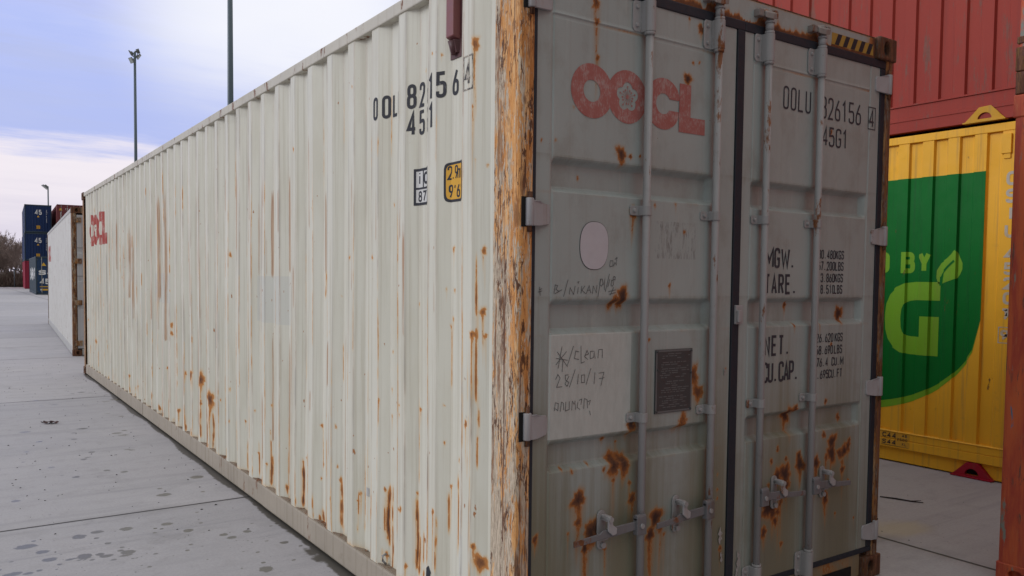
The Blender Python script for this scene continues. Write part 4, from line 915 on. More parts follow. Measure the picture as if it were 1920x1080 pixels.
MB().box(.16, 2.28, .016, .09, 2.778, 2.890).build('header_core', m_castR, hd)
hz = []
for k in range(5):
    x = 1.925+k*.068
    hz.append([(x, 2.792, .0), (x+.034, 2.792, .0), (x+.062, 2.848, .0), (x+.028, 2.848, .0)])
decal('hazard_tape', [rect(1.90, 2.262, 2.791, 2.849, -.0004)], lambda x, z, l: (x, .0108-l, z), mat_worn_paint('dull_hazard_yellow', (.36, .235, .05), (.16, .10, .06), .5), hd)
decal('hazard_stripes', hz, lambda x, z, l: (x, .0104-l, z), m_ink, hd)
xs = np.arange(.16, 2.281, .008); zz = np.arange(.02, .1401, .008)
Ph = np.zeros((len(xs), len(zz), 3)); Ph[:, :, 0] = xs[:, None]; Ph[:, :, 1] = .014; Ph[:, :, 2] = zz[None, :]
mk = np.zeros((len(xs), len(zz), 4)); mk[:, :, 0] = .25+.3*np.abs(np.sin(xs[:, None]*7))*np.abs(np.sin(xs[:, None]*17+zz[None, :]*20)); mk[:, :, 1] = .9
sl = grid_mesh('door_sill', Ph, m_head, main, mk)
b = MB(); b.box(.16, 2.28, .018, .12, .018, .139); b.build('sill_core', m_castR, sl)
b = MB(); b.box(1.95, 2.20, .008, .0135, .02, .085); b.build('sill_cutout', m_hole, sl)

# --- locking gear
def bar(door, x, hx, catch_x, sgn):
    y = -.020
    b = MB().tube([(x, y, .10), (x, y, 2.80)], .0165, 14)
    for z0, z1, rr in ((2.600, 2.614, .0225), (2.737, 2.750, .0225), (2.75, 2.79, .0195), (2.787, 2.797, .0225), (.252, .266, .0225), (.118, .13, .0225)): b.tube([(x, y, z0), (x, y, z1)], rr, 14)
    lb = b.build('locking_bar', m_bar, door)
    for z in (2.815, .085):          # cam and keeper at each end
        b = MB()
        b.prism([(x-.045, -.034, z-.012), (x-.012, -.048, z-.018), (x+.030, -.044, z-.010), (x+.034, -.010, z+.012), (x, .010, z+.022), (x-.040, .006, z+.016)], (.004, 0, .028))
        b.tube([(x, y, z-.03), (x, y, z+.035)], [.020, .014], 10)
        b.box(x-.075, x-.040, -.022, .014, z-.004, z+.030); b.box(x+.012, x+.040, -.038, -.004, z+.006, z+.032)
        b.build('bar_cam', m_cam, door, .004)
    for z0, z1 in ((2.613, 2.738), (.130, .253)):      # long bearing brackets
        b = MB()
        b.prism([(x-.070, .011, z0+.014), (x-.060, .011, z0), (x+.022, .011, z0), (x+.022, .011, z1), (x-.060, .011, z1), (x-.070, .011, z1-.014)], (0, -.007, 0))
        arc = [(x+.0245*math.cos(t), y-.0245*math.sin(t)) for t in [math.pi*k/10 for k in range(11)]]
        b.prism([(x+.0245, .006, z0)]+[(a, c, z0) for a, c in arc]+[(x-.0245, .006, z0)], (0, 0, z1-z0))
        for zz_ in (z0+.026, z1-.026):
            b.tube([(x-.048, .006, zz_), (x-.048, -.004, zz_)], [.0105, .008], 8); b.tube([(x+.020, -.026, zz_), (x+.026, -.030, zz_)], [.006, .005], 7)
        b.build('bar_bracket', m_bar, door, .003)
    for zc in (1.888, 1.030):
        b = MB(); z0, z1 = zc-.020, zc+.020
        b.prism([(x-.066, .011, z0+.006), (x-.060, .011, z0), (x+.020, .011, z0), (x+.020, .011, z1), (x-.060, .011, z1), (x-.066, .011, z1-.006)], (0, -.006, 0))
        arc = [(x+.021*math.cos(t), y-.021*math.sin(t)) for t in [math.pi*k/10 for k in range(11)]]
        b.prism([(x+.021, .006, z0)]+[(a, c, z0) for a, c in arc]+[(x-.021, .006, z0)], (0, 0, z1-z0))
        b.tube([(x-.046, .006, zc), (x-.046, -.006, zc)], [.010, .007], 8)
        b.build('bar_bracket', m_bar, door, .002)
    # handle: hub on the bar, flat arm with a crank and a grip
    zc = .585; s = sgn
    b = MB(); x0, x1 = sorted((x-s*.006, x+s*.046)); b.box(x0, x1, -.050, -.022, zc-.040, zc+.032); b.tube([(x0, -.036, zc+.032), (x1, -.036, zc+.032)], .0138, 10)
    L_ = abs(hx-x); P = []
    ctr = [(.04, .0, .017), (.42, -.006, .020), (.60, -.010, .017), (.64, -.016, .013), (1.0, -.024, .0125)]
    pts_t = [(x+s*L_*q, zc+dz+hw) for q, dz, hw in ctr]; pts_b = [(x+s*L_*q, zc+dz-hw) for q, dz, hw in ctr[::-1]]
    b.prism([(a, -.028, c) for a, c in pts_t+pts_b], (0, -.009, 0))
    h = b.build('handle', m_galv, door, .003)
    MB().tube([(x+s*.020, -.048, zc-.002), (x+s*.020, -.056, zc-.002)], .011, 8).build('rivet', m_bar, h)
    # catch: back plate, hook flap, two bolts
    cx = catch_x; b = MB()
    b.prism([(cx+.022*math.cos(t)-.004, .011, (.640 if math.sin(t) > 0 else .525)+.024*math.sin(t)) for t in [2*math.pi*k/18 for k in range(18)]], (0, -.008, 0))
    b.box(cx-.02, cx+.012, -.022, .004, .548, .560)
    k = b.build('handle_catch', m_bar, door, .002)
    b = MB(); q = 1
    b.prism([(cx-.010, -.040, .645), (cx+.012, -.040, .645), (cx+.014, -.040, .612), (cx+.036, -.040, .596), (cx+.034, -.040, .572), (cx+.014, -.040, .568), (cx-.012, -.040, .590), (cx-.013, -.040, .612)], (0, -.008, 0))
    b.box(cx-.010, cx+.012, -.042, .004, .625, .648)
    b.build('catch_flap', m_hinge, k, .003)
    for z_, y_ in ((.636, -.054), (.520, -.010)): MB().tube([(cx, .004, z_), (cx, y_, z_)], .012, 9).build('bolt', m_bar, k)
bar(DL, .627, .258, .436, -1); bar(DL, 1.044, .710, .864, -1); bar(DR, 1.382, 1.725, 1.535, 1); bar(DR, 1.780, 2.105, 1.920, 1)
def hinge(door, z, left):
    b = MB(); m = (lambda x: x) if left else (lambda x: W-x)
    px_ = m(.046); b.tube([(px_, -.004, z-.052), (px_, -.004, z+.052)], .017, 12)
    b.prism([(m(.050), -.014, z+.045), (m(.085), -.016, z+.044), (m(.112), -.004, z+.036), (m(.142), .004, z+.034), (m(.150), .006, z+.020), (m(.150), .006, z-.034), (m(.142), .004, z-.044), (m(.085), -.016, z-.050), (m(.050), -.014, z-.052)], (0, .012, 0))
    o = b.build('hinge', m_hinge, door, .004)
    b = MB(); b.tube([(px_, -.004, z-.075), (px_, -.004, z+.075)], .010, 10); b.build('hinge_pin', m_castR, o)
    x0, x1 = sorted((m(.012), m(.060))); MB().box(x0, x1, -.0008, .004, z-.056, z+.056).build('hinge_recess', m_hole, o)
for z in (.258, 1.044, 1.852, 2.655):
    hinge(DL, z, True); hinge(DR, z, False)
b = MB(); b.box(1.212, 1.262, -.006, .012, 1.405, 1.492); b.box(1.212, 1.240, -.022, -.006, 1.415, 1.47); b.build('door_lock_plate', m_hinge, DR, .003)

# --- markings of the doors
P = emblem(.2465, 2.238, 1.0)
decal('emblem', P, doormap, m_red, DL)
T = [text('OOLU', 1.532, 2.424, .110, .0435, .0095, .0575), text('826156', 1.832, 2.416, .110, .046, .0100, .0582), text('45G1', 1.846, 2.282, .098, .046, .0100, .0560),
     text('4', 2.243, 2.418, .098, .044, .0100, .05)+frame(2.232, 2.300, 2.406, 2.524, .005),
     text('M', 1.430, 1.666, .098, .046, .0130, .06)+text('G', 1.500, 1.666, .098, .044, .0130, .06)+text('W.', 1.552, 1.666, .098, .046, .0125, .068),
     text('TARE.', 1.430, 1.541, .098, .042, .0130, .0515), text('NET.', 1.440, 1.245, .100, .042, .0130, .0525), text('CU.CAP.', 1.430, 1.117, .100, .041, .0130, .0405)]
for s, x, z in (('30.480', 1.840, 1.719), ('KGS', 1.986, 1.719), ('67.200', 1.840, 1.661), ('LBS', 1.986, 1.661), (' 3.860', 1.840, 1.601), ('KGS', 1.984, 1.601), (' 8.510', 1.840, 1.543), ('LBS', 1.980, 1.543),
                ('26.620', 1.840, 1.297), ('KGS', 1.995, 1.297), ('58.690', 1.840, 1.235), ('LBS', 1.993, 1.235), ('76.4', 1.850, 1.173), ('CU.M', 1.975, 1.173), ('2.695', 1.832, 1.111), ('CU.FT', 1.950, 1.111)):
    T.append(text(s, x, z, .046, .0212, .0062, .0245))
for P in T: decal('lettering', P, doormap, m_inkd, DR)
b = MB(); b.box(.722, .946, .006, .0115, 1.032, 1.306); pl = b.build('data_plate', m_pl, DL, .002)
P = frame(.724, .944, 1.034, 1.304, .008, .0)
R4 = random.Random(5)
for k in range(26):
    z = 1.285-k*.0092
    if k in (3, 12, 19): continue
    xx = .744+R4.uniform(0, .02)
    while xx < .925:
        wd = R4.uniform(.008, .04)
        if xx+wd > .93: break
        if R4.random() < .75: P.append(rect(xx, xx+wd, z, z+.0038, .0))
        xx += wd+.006
decal('plate_print', P, lambda x, z, l: (x, .0054-l, z), m_plt, pl)
for x, z in ((.731, 1.297), (.937, 1.297), (.731, 1.041), (.937, 1.041), (.735, 1.22), (.937, 1.20)): MB().tube([(x, .008, z), (x, .001, z)], [.006, .004], 7).build('rivet', m_pl, pl)
decal('sticker', [ellipse(.377, 1.737, .0745, .094, 40, .0016, .82)], doormap, m_sticker, DL, label='pale oval sticker')
decal('sticker_edge', ring(ellipse(.377, 1.737, .0765, .096, 40, .0003, .82), ellipse(.377, 1.737, .0735, .093, 40, .0003, .82)), doormap, m_pen, DL)
# pen writing: strokes in (x, z)
def pen(lines, x, z, sx, sz, hw=.0011):
    out = []
    for k, ln in enumerate(lines): out += strip([(x+a*sx, z+b*sz) for a, b in ln], hw, False, .0002+.00005*(k % 5))
    return out
penmap = lambda x, z, l: (x, .0100+float(ddent(x, z))-l, z)
WR = [pen([[(0, 0), (.15, 1), (.5, .9), (.25, .5), (.7, .25), (.1, .0)], [(.7, .3), (1.1, .45)], [(1.3, -.35), (1.9, 1.6)],
         [(2.1, -.1), (2.2, .7), (2.7, -.1), (2.9, .9)], [(3.25, 0), (3.35, .75)], [(3.3, 1.15), (3.45, 1.4), (3.2, 1.3)],
         [(3.75, 0), (3.85, .9)], [(4.3, .9), (3.85, .4), (4.4, 0)], [(4.5, 0), (4.9, .95), (5.15, .05)], [(4.65, .4), (5.05, .4)],
         [(5.4, 0), (5.5, .9), (5.95, .1), (6.05, 1.0)], [(6.2, -.4), (6.6, 1.7)]], .176, 1.546, .036, .034)]
WR.append(pen([[(0, .3), (.1, .9), (.4, .9), (.5, .4), (.25, .1), (0, .3)], [(.6, .2), (.8, 1.1), (.7, -.3)], [(.85, -.5), (1.45, 1.5)], [(1.2, 0), (1.5, .9)],
          [(1.7, .2), (1.75, .75), (2.0, .8), (2.05, .3), (1.85, .1), (1.7, .2)], [(1.3, -.5), (2.4, -.3)], [(1.4, -.8), (2.4, -.6)], [(1.6, -.9), (2.1, .0)]], .408, 1.572, .036, .036))
WR.append(pen([[(0, .2), (.1, .9), (.5, .9), (.5, .2), (.1, .1), (0, .2)], [(.6, .2), (.8, .7), (1.0, .3), (1.1, 1.4), (.8, 1.1), (1.2, 1.3)], [(.5, -1.6), (.6, -1.2), (.85, -1.3), (.8, -1.7), (.5, -1.6)]], .462, 1.652, .036, .03))
WR.append(pen([[(0, .4), (1.0, .2)], [(.2, -.4), (.5, 1.3)], [(0, -.1), (.9, .9)], [(.1, .9), (1.0, -.3)], [(.55, -.7), (.6, .3)], [(1.0, -.2), (1.5, 1.3)],
          [(2.0, .8), (1.7, .9), (1.6, .3), (2.0, .2)], [(2.15, 1.3), (2.2, -.1), (2.5, 0)], [(2.5, .5), (2.85, .6), (2.7, .9), (2.5, .4), (2.8, .15)],
          [(3.3, .8), (3.0, .8), (3.0, .2), (3.3, .3), (3.35, .8), (3.45, .2)], [(3.7, .2), (3.75, .9), (4.1, .9), (4.1, .2)]], .19, 1.275, .058, .050))
WR.append(pen([[(0, .6), (.2, 1), (.4, .7), (.1, 0), (.6, 0)], [(1.15, .9), (.85, .9), (.9, .5), (1.2, .3), (1.05, 0), (.85, .2), (1.2, .8)], [(1.25, -.1), (1.75, 1.3)], [(2.0, .1), (2.05, .9)],
          [(2.35, .2), (2.35, .8), (2.65, .8), (2.65, .2), (2.35, .2)], [(2.8, 0), (3.2, 1.3)], [(3.55, 0), (3.6, .95)], [(3.95, .85), (4.45, .9), (4.2, -.2)], [(4.0, .4), (4.5, .45)]], .19, 1.182, .056, .050))
WR.append(pen([[(0, .1), (.1, .8), (.4, .7), (.35, .1), (.1, .3)], [(.6, .0), (.7, .8), (.9, .7), (.95, .1)], [(1.15, .8), (1.1, .0), (1.5, .1), (1.5, .8)], [(1.75, .0), (1.8, .8), (2.0, .5), (2.1, .8), (2.15, .0)],
          [(2.4, .7), (2.3, .2), (2.6, .0)], [(2.5, .8), (2.8, .9), (2.7, .4)], [(3.0, .0), (3.05, .9), (3.35, .8), (3.4, .05)], [(3.4, .6), (3.7, .7), (3.55, .3)], [(3.6, -.2), (3.7, -.6)]], .186, 1.085, .050, .046))
WR.append(pen([[(0, 0), (.9, .2)], [(.3, .9), (.5, -.6)], [(.2, .4), (.9, .6)]], .100, 1.552, .020, .022))
for P in WR: decal('pen_writing', P, penmap, m_pen, DL)
# strips of tape residue peeling on the middle stiles
R4 = random.Random(8)
m_tape = mat_plain('tape_residue', (.30, .295, .285), .8, 0, .35, 90)
for x, z, s in ((1.155, .43, 1.), (1.165, .33, .8), (1.285, .30, 1.1), (1.275, .24, .8), (1.16, 1.19, .5)):
    b = MB(); n_ = 14; rr = [R4.uniform(.5, 1.15) for k in range(n_)]
    b.poly([(x+.013*s*rr[k]*math.cos(6.283*k/n_)+.004*math.sin(k*2.1), .0095-.004*abs(math.sin(k)), z+.042*s*rr[(k*5) % n_]*math.sin(6.283*k/n_)) for k in range(n_)])
    b.build('tape_residue', m_tape, DL if x < 1.22 else DR)
# ================================================================ containers around
def M_(prefix, col, rust=.25, rough=.5, var=.12, grime=.3, **kw):
    m = mat_paint(prefix+'_paint', col, rough, var, rust, grime)
    d = dict(side=m, rail=m, post=m, cast=m, door=m, black=m_black, bar=m_bar, hinge=m)
    d.update(kw); return d
# --- second white container behind the first, its rusty door end towards us
m_w2 = mat_paint('white_container_paint', (.54, .535, .505), .5, .12, .45, .75, (.26, .225, .18))
m_w2post = mat_rusty_post('white_container_post', (.40, .36, .28), .25, .7, .55)
Mw = dict(side=m_w2, rail=mat_paint('white_container_rail', (.40, .40, .39), .5, .1, .2, .4), post=m_w2post, cast=m_castR, door=mat_paint('white_container_door', (.42, .43, .45), .5, .08, .2), black=m_black, bar=m_hinge, hinge=m_w2post)
p2 = [(.165, .010)]
for k in range(11): yy = .9+k*1.06; p2 += [(yy, .010), (yy+.008, .016), (yy+.016, .010)]
p2 = [p for p in p2 if p[0] < L-.2]+[(L-.165, .010)]
A2 = math.radians(-2.9)
wc = bg_container('shipping_container', 'smooth-sided white container with a rusty door frame, standing end to end behind the cream container', (.178, 15.33, 0), A2, L, H, Mw, prof=p2)
P = [[(11.55-a, b, l) for a, b, l in q] for q in emblem(0, 1.96, 2.3)]
decal('emblem', P, lambda y, z, l: (.010-.002-l, y, z), m_redfar, wc)

# --- yellow 45 ft container with the green emblem, dark red one on top of it
prof45 = side_profile(13.716, .216, .095, .013, .095, .022, .470, .006)
PY4 = np.array([p[0] for p in prof45]); PX4 = np.array([p[1] for p in prof45])
off4 = lambda y: float(np.interp(y, PY4, PX4)); BR4 = [p for p in PY4 if p < 5]
Mye = M_('yellow', (.82, .44, .03), .14, .45, .12, .35)
ye = bg_container('shipping_container', 'golden yellow container on the ground carrying a large green shield emblem', (5.17, 0, 0), 0, 13.716, H, Mye, False, prof45, .286, 'deep')
def mat_red():
    t = MT('scuffed_red_paint')
    c = t.mix(t.noise((1.5, 1.5, .8), 1, 5), (.26, .038, .030), (.345, .058, .040))
    st = t.noise((20, 20, .5), 1, 4, .6); c = t.mix(t.mth('MULTIPLY', t.mr(st, .5, .72), .35), c, (.17, .045, .042))
    sf = t.mth('ADD', t.noise((5, 7, 1.1), 1, 7, .7, (2, 6, 3)), t.mth('MULTIPLY', t.mth('SUBTRACT', t.noise((50, 50, 9), 1, 5, .75), .5), .4))
    c = t.mix(t.mth('MULTIPLY', t.mr(sf, .56, .66), .75), c, t.mix(t.noise(sc=30), (.13, .055, .042), (.21, .125, .10)))
    return t.done(c, .6, 0, t.bump(t.noise(sc=3), .2, .02), .15)
m_rd = mat_red(); Mrd = dict(side=m_rd, rail=m_rd, post=m_rd, cast=m_rd, door=m_rd, black=m_black, bar=m_bar, hinge=m_rd)
rd = bg_container('shipping_container', 'faded dark red container stacked on top of the yellow container', (5.17, -.02, 2.909), 0, 13.716, H, Mrd, False, prof45, .246, 'box')
m_pockY = mat_paint('yellow_pocket_paint', (.55, .30, .02), .5, .1, .25); m_pockR = mat_paint('red_pocket_paint', (.33, .012, .028), .45, .1, .05)
rail_pocket(ye, m_pockR, m_hole, .825); rail_pocket(rd, m_pockY, m_hole, .845)
# lower part of the red container's rail: bead and set-back plate
MB().prism([(-.006, .17, .108), (-.006, .17, .135), (.002, .17, .140), (.002, .17, .104)], (0, 13.3, 0)).build('rail_bead', Mrd['side'], rd)
b = MB(); b.prism([(-.012, .17, .236), (-.012, .17, .248), (.04, .17, .262), (.04, .17, .232)], (0, 13.3, 0)); b.build('rail_bead', Mrd['side'], rd)
for y in (0.0, 13.55):      # twist locks between the two
    for x in (.02, W-.14):
        tag(MB().box(5.17+x, 5.17+x+.12, y+.02, y+.14, 2.8965, 2.9085).build('twist_lock', m_castR, None), 'rusty twist lock between the yellow and the dark red container', 'twist lock', 'twist locks under the dark red container')
sm4 = lambda y, z, l: (off4(y)-.0016-l, y, z)
m_lg = mat_paint('light_green_paint', (.175, .40, .024), .45, .12, .10, .35, (.20, .16, .06)); m_dg = mat_paint('dark_green_paint', (.0045, .150, .024), .45, .12, .06, .35, (.02, .06, .03), spec=.12)
def shield(b_, zc, yr, yl, zt, l):
    yc = (yr+yl)/2; a = (yl-yr)/2
    pts = [(yr, zt, l), (yr, zc, l)]+[(yc-a*math.cos(t), zc-b_*math.sin(t), l) for t in [math.pi*k/36 for k in range(1, 36)]]+[(yl, zc, l), (yl, zt, l)]
    out = []
    n = 40
    for k in range(n):      # vertical slices, each convex
        ya, yb = yr+(yl-yr)*k/n, yr+(yl-yr)*(k+1)/n
        f_ = lambda y: zc-b_*math.sqrt(max(0, 1-((y-yc)/a)**2))
        out.append([(ya, f_(ya), l), (yb, f_(yb), l), (yb, zt, l), (ya, zt, l)])
    return out
decal('green_shield', shield(.865, 1.31, .806, 3.10, 2.517, 0), sm4, m_lg, ye, BR4, 'light green rim of the shield')
decal('green_shield', shield(.797, 1.31, .8065, 3.0995, 2.5165, .0006), sm4, m_dg, ye, BR4, 'dark green field of the shield')
P = []
for k, ch in enumerate('POWERED'): P += text(ch, 2.555-k*.138, 1.692, .186, .112, .040, .14, -1, .45)
P += text('BY', 1.497, 1.690, .186, .116, .042, .150, -1, .4)
gp = [(1.152, 1.535), (1.40, 1.54), (1.562, 1.53), (1.562, 1.06), (1.235, 1.055), (1.235, 1.316, 0)]
def gl(pts, hw, rad): return strip(fillet(pts, False, rad), hw, False, .0003)
P += gl([(1.152, 1.535), (1.565, 1.535), (1.565, 1.058), (1.236, 1.058, 0), (1.236, 1.316)], .079, .22)
P += gl([(2.20, .98), (2.20, 1.60, 0), (1.86, 1.02, 0), (1.86, 1.61)], .075, 0)+gl([(2.72, 1.61), (2.72, 1.058, 0), (2.38, 1.058)], .079, 0)
lf = [(1.172, 1.600), (1.190, 1.650), (1.187, 1.715), (1.150, 1.775), (1.098, 1.812), (1.060, 1.850), (1.036, 1.885), (1.016, 1.868), (.998, 1.825), (.976, 1.775), (.975, 1.725), (.992, 1.680), (1.012, 1.648), (1.060, 1.630), (1.128, 1.604)]
cen = (1.085, 1.715)
P += [[(*lf[i], .0003), (*lf[(i+1) % len(lf)], .0003), (*cen, .0003)] for i in range(len(lf))]
P = [[(a, b, l+.0010) for a, b, l in q] for q in P]
decal('emblem_lettering', P, sm4, m_lg, ye, BR4)
vein = strip(fillet([(1.150, 1.585), (1.146, 1.665), (1.098, 1.735), (1.035, 1.795)], False, .05), .009, False, .0026)+strip([(1.150, 1.585), (1.146, 1.66)], .012, False, .0028)
decal('leaf_vein', vein, sm4, m_dg, ye, BR4)
P = []
for k, ch in enumerate('CSIU'): P += text(ch, .648, 2.385-k*.138, .112, .085, .024, .1, -1)
for k, ch in enumerate('4520'): P += text(ch, .642, 1.795-k*.118, .100, .078, .022, .1, -1)
P += text('1', .640, 1.34, .06, .05, .018, .1, -1)
P += text('7', .650, 1.345-.03, .095, .075, .02, .1, -1)+text('9', .652, 1.155, .085, .066, .02, .1, -1)+frame(.562, .668, 1.130, 1.262, .007)
decal('lettering', P, sm4, mat_worn_paint('dirty_white_lettering', (.50, .47, .40), (.5, .32, .06), .7, .6), ye, BR4)
rm = lambda y, z, l: (-.0022-l, y, z)
decal('sticker', [rect(1.362, 1.628, .148, .202, 0), rect(1.362, 1.628, .218, .268, 0)], rm, m_yel, ye)
P = text('C44', 1.614, .219, .044, .034, .008, .046, -1)+text('S44', 1.614, .160, .040, .034, .008, .046, -1)+text('45', 1.432, .240, .024, .020, .005, .027, -1)+text('2500', 1.478, .205, .022, .018, .004, .026, -1)+text('XL', 1.432, .165, .026, .018, .004, .026, -1)
P += [rect(1.490, 1.4925, .150, .266, 0), rect(1.375, 1.620, .150, .1525, 0)]
decal('lettering', [[(a, b, l+.001) for a, b, l in q] for q in P], rm, m_ink, ye)
b = MB(); b.box(-.012, .02, .615, .690, 2.640, 2.795); b.box(-.004, .018, .62, .672, 2.60, 2.642); b.build('lock_box', Mye['side'], ye, .003)

# --- orange-red stack at the right edge, only its scraped corner is in view
def mat_orange():
    t = MT('scraped_orange_paint')
    n1 = t.noise((14, 14, 1.6), 1, 6, .65, (1, 1, 4), .6); n2 = t.noise((30, 30, 4), 1, 6, .7, (5, 2, 1), .8); n3 = t.noise((9, 9, 2.2), 1, 5, .65, (2, 8, 8), .5); n4 = t.noise((70, 70, 12), 1, 5, .7)
    c = t.mix(t.mr(n1, .35, .65), (.50, .105, .035), (.34, .050, .030)); c = t.mix(t.mr(n4, .5, .8), c, (.42, .12, .05))
    c = t.mix(t.mr(n2, .57, .66), c, t.mix(n4, (.085, .035, .025), (.17, .09, .065)))
    c = t.mix(t.mr(n3, .62, .67), c, t.mix(n4, (.13, .145, .125), (.24, .24, .195)))
    c = t.mix(t.mr(t.noise((18, 18, 5), 1, 4, .6, (9, 3, 6), .4), .70, .74), c, (.055, .16, .24))
    return t.done(c, .6, 0, t.bump(n2, .3, .006), .3)
m_or = mat_orange(); m_ordark = mat_rusty_post('dark_corner_steel', (.16, .075, .06), .3, .95, .3)
Mor = dict(side=m_or, rail=m_or, post=m_or, cast=m_or, door=m_or, black=m_black, bar=m_bar, hinge=m_or)
HS = 2.591
oc = bg_container('shipping_container', 'scraped orange-red container on the ground at the right edge, only its corner post in view', (2.868, -12.613, 0), 0, L, HS, Mor, True)
Mor['cast'] = m_ordark
oc2 = bg_container('shipping_container', 'upper orange-red container at the right edge, dark rusty above its lower corner', (2.880, -12.613, HS+.004), 0, L, HS, Mor, True)
for q in ((-.010, .165, L-.175, L+.006, .119, .245), (-.006, .16, L-.17, L+.004, .262, .30)): MB().box(*q).build('post_sleeve', m_ordark, oc2, .006)

# --- far rows: dark blue stack, maroon stack and a blue container in front of them
m_blue = mat_paint('navy_paint', (.012, .032, .105), .5, .12, .10, .2)
m_blued = mat_paint('slate_blue_paint', (.040, .062, .085), .55, .12, .2, .3)
Mb = dict(side=m_blue, rail=m_blued, post=m_blued, cast=m_blued, door=m_blue, black=m_black, bar=m_bar, hinge=m_blued)
Mmg = M_('magenta', (.27, .022, .050), .1)
m_tri = mat_plain('warning_yellow', (.62, .36, .03), .5)
g3 = 'containers stacked in the far row'
ROT = math.radians(-2.6)
def endmap(x, z, l): return (x, .006-l-.004, z)
base = Vector((4.46, 95.5, 0))
b0 = bg_container('shipping_container', 'magenta container at the bottom of the far dark blue stack', base, ROT, 13.716, H, Mmg, False, group=g3)
for k in (1, 2):
    bb = bg_container('shipping_container', ('lower' if k == 1 else 'topmost')+' of the two dark blue containers in the far stack, marked 45', base+Vector((.05*(k-1), 0, k*(H+.03))), ROT, 13.716, H, Mb, False, group=g3)
    P = text('4', .92, 1.86, .52, .30, .095, .34)+text('5', 1.28, 1.86, .52, .26, .095, .34)
    decal('lettering', P, endmap, m_white, bb)
    decal('warning_triangle', [[(1.10, 1.60, 0), (1.34, 1.60, 0), (1.22, 1.80, 0)]], endmap, m_tri, bb)
    decal('sticker', [rect(1.06, 1.38, .40, .74, 0)], endmap, m_yel, bb)
    decal('sticker_print', [rect(1.14+.07*j, 1.18+.07*j, .44, .70, .002) for j in range(3)], endmap, mat_plain('sticker_print', (.30, .16, .02), .6), bb)
    P = []
    for j in range(11):
        if j == 4: continue
        P += text('SAMU4512907'[j], 1.945, 2.28-j*.125, .10, .07, .02, .1)
    decal('lettering', P, endmap, m_white, bb)
m_mar = mat_paint('maroon_paint', (.155, .038, .040), .55, .12, .2, .3)
Mm = dict(side=m_mar, rail=m_mar, post=m_mar, cast=m_mar, door=m_mar, black=m_black, bar=m_bar, hinge=m_mar)
for k in range(3):
    mm = bg_container('shipping_container', ('lowest', 'middle', 'topmost')[k]+' maroon container of the far stack beside the dark blue one', base+Vector((2.78, -2.2, k*(H+.03))), ROT, L, H, Mm, True, group=g3)
    if k == 2:
        dm = lambda x, z, l: (x, .008-l, z)
        decal('warning_triangle', [rect(.26, .44, 2.30, 2.50, -.002), [(.20, 2.28, 0), (.50, 2.28, 0), (.35, 2.55, 0)]], dm, m_tri, mm)
        P = []
        for j in range(10): P += text('SEGU425018'[j], .30, 2.0-j*.13, .11, .09, .025, .1)
        decal('lettering', P, dm, m_white, mm); decal('lettering', text('12', .75, 2.32, .2, .12, .03, .16), dm, m_white, mm)
ROT2 = math.radians(-1.9)
sb = bg_container('shipping_container', 'blue container on the ground before the far stacks, white lettering on doors and side', (3.44, 68.3, 0), ROT2, L, H, dict(side=m_blued, rail=m_blued, post=m_blued, cast=m_blued, door=mat_paint('blue_door_paint', (.016, .042, .10), .5, .12, .1), black=m_black, bar=mat_plain('pale_bar', (.36, .34, .30), .6), hinge=m_blued), True)
dm = lambda x, z, l: (x, .009-l, z)
P = []
for j, ch in enumerate('samskip'): P += text(ch, .20+j*.56 if j < 2 else .20+1.12+(j-2)*.22, 1.50, .36, .48 if j < 2 else .18, .10 if j < 2 else .05, .5)
decal('lettering', P, dm, m_white, sb)
decal('lettering', text('4', .28, .80, .42, .30, .10, .3)+text('5', .62, .80, .42, .28, .10, .3), dm, m_white, sb)
decal('warning_triangle', [[(.36, 2.18, 0), (.70, 2.18, 0), (.53, 2.44, 0)]], dm, m_tri, sb)
decal('warning_triangle', [rect(.27, 2.2, .58, .64, 0), rect(.36, .84, .32, .44, 0)], dm, m_tri, sb)
decal('label_plate', [rect(.30, .42, .32, .44, .002)], dm, m_white, sb)
P = []
for j, ch in enumerate('SAMSKIP'): P += text(ch, 9.6-j*1.16, 1.05, 1.0, .95, .26, 1, -1)
decal('lettering', P, lambda y, z, l: (.006-l, y, z), m_white, sb)
decal('side_shoe', [rect(y, y+.5, .0, .10, 0) for y in (1.0, 4.4, 7.8, 10.8)], lambda y, z, l: (-.004-l, y, z), m_hole, sb)

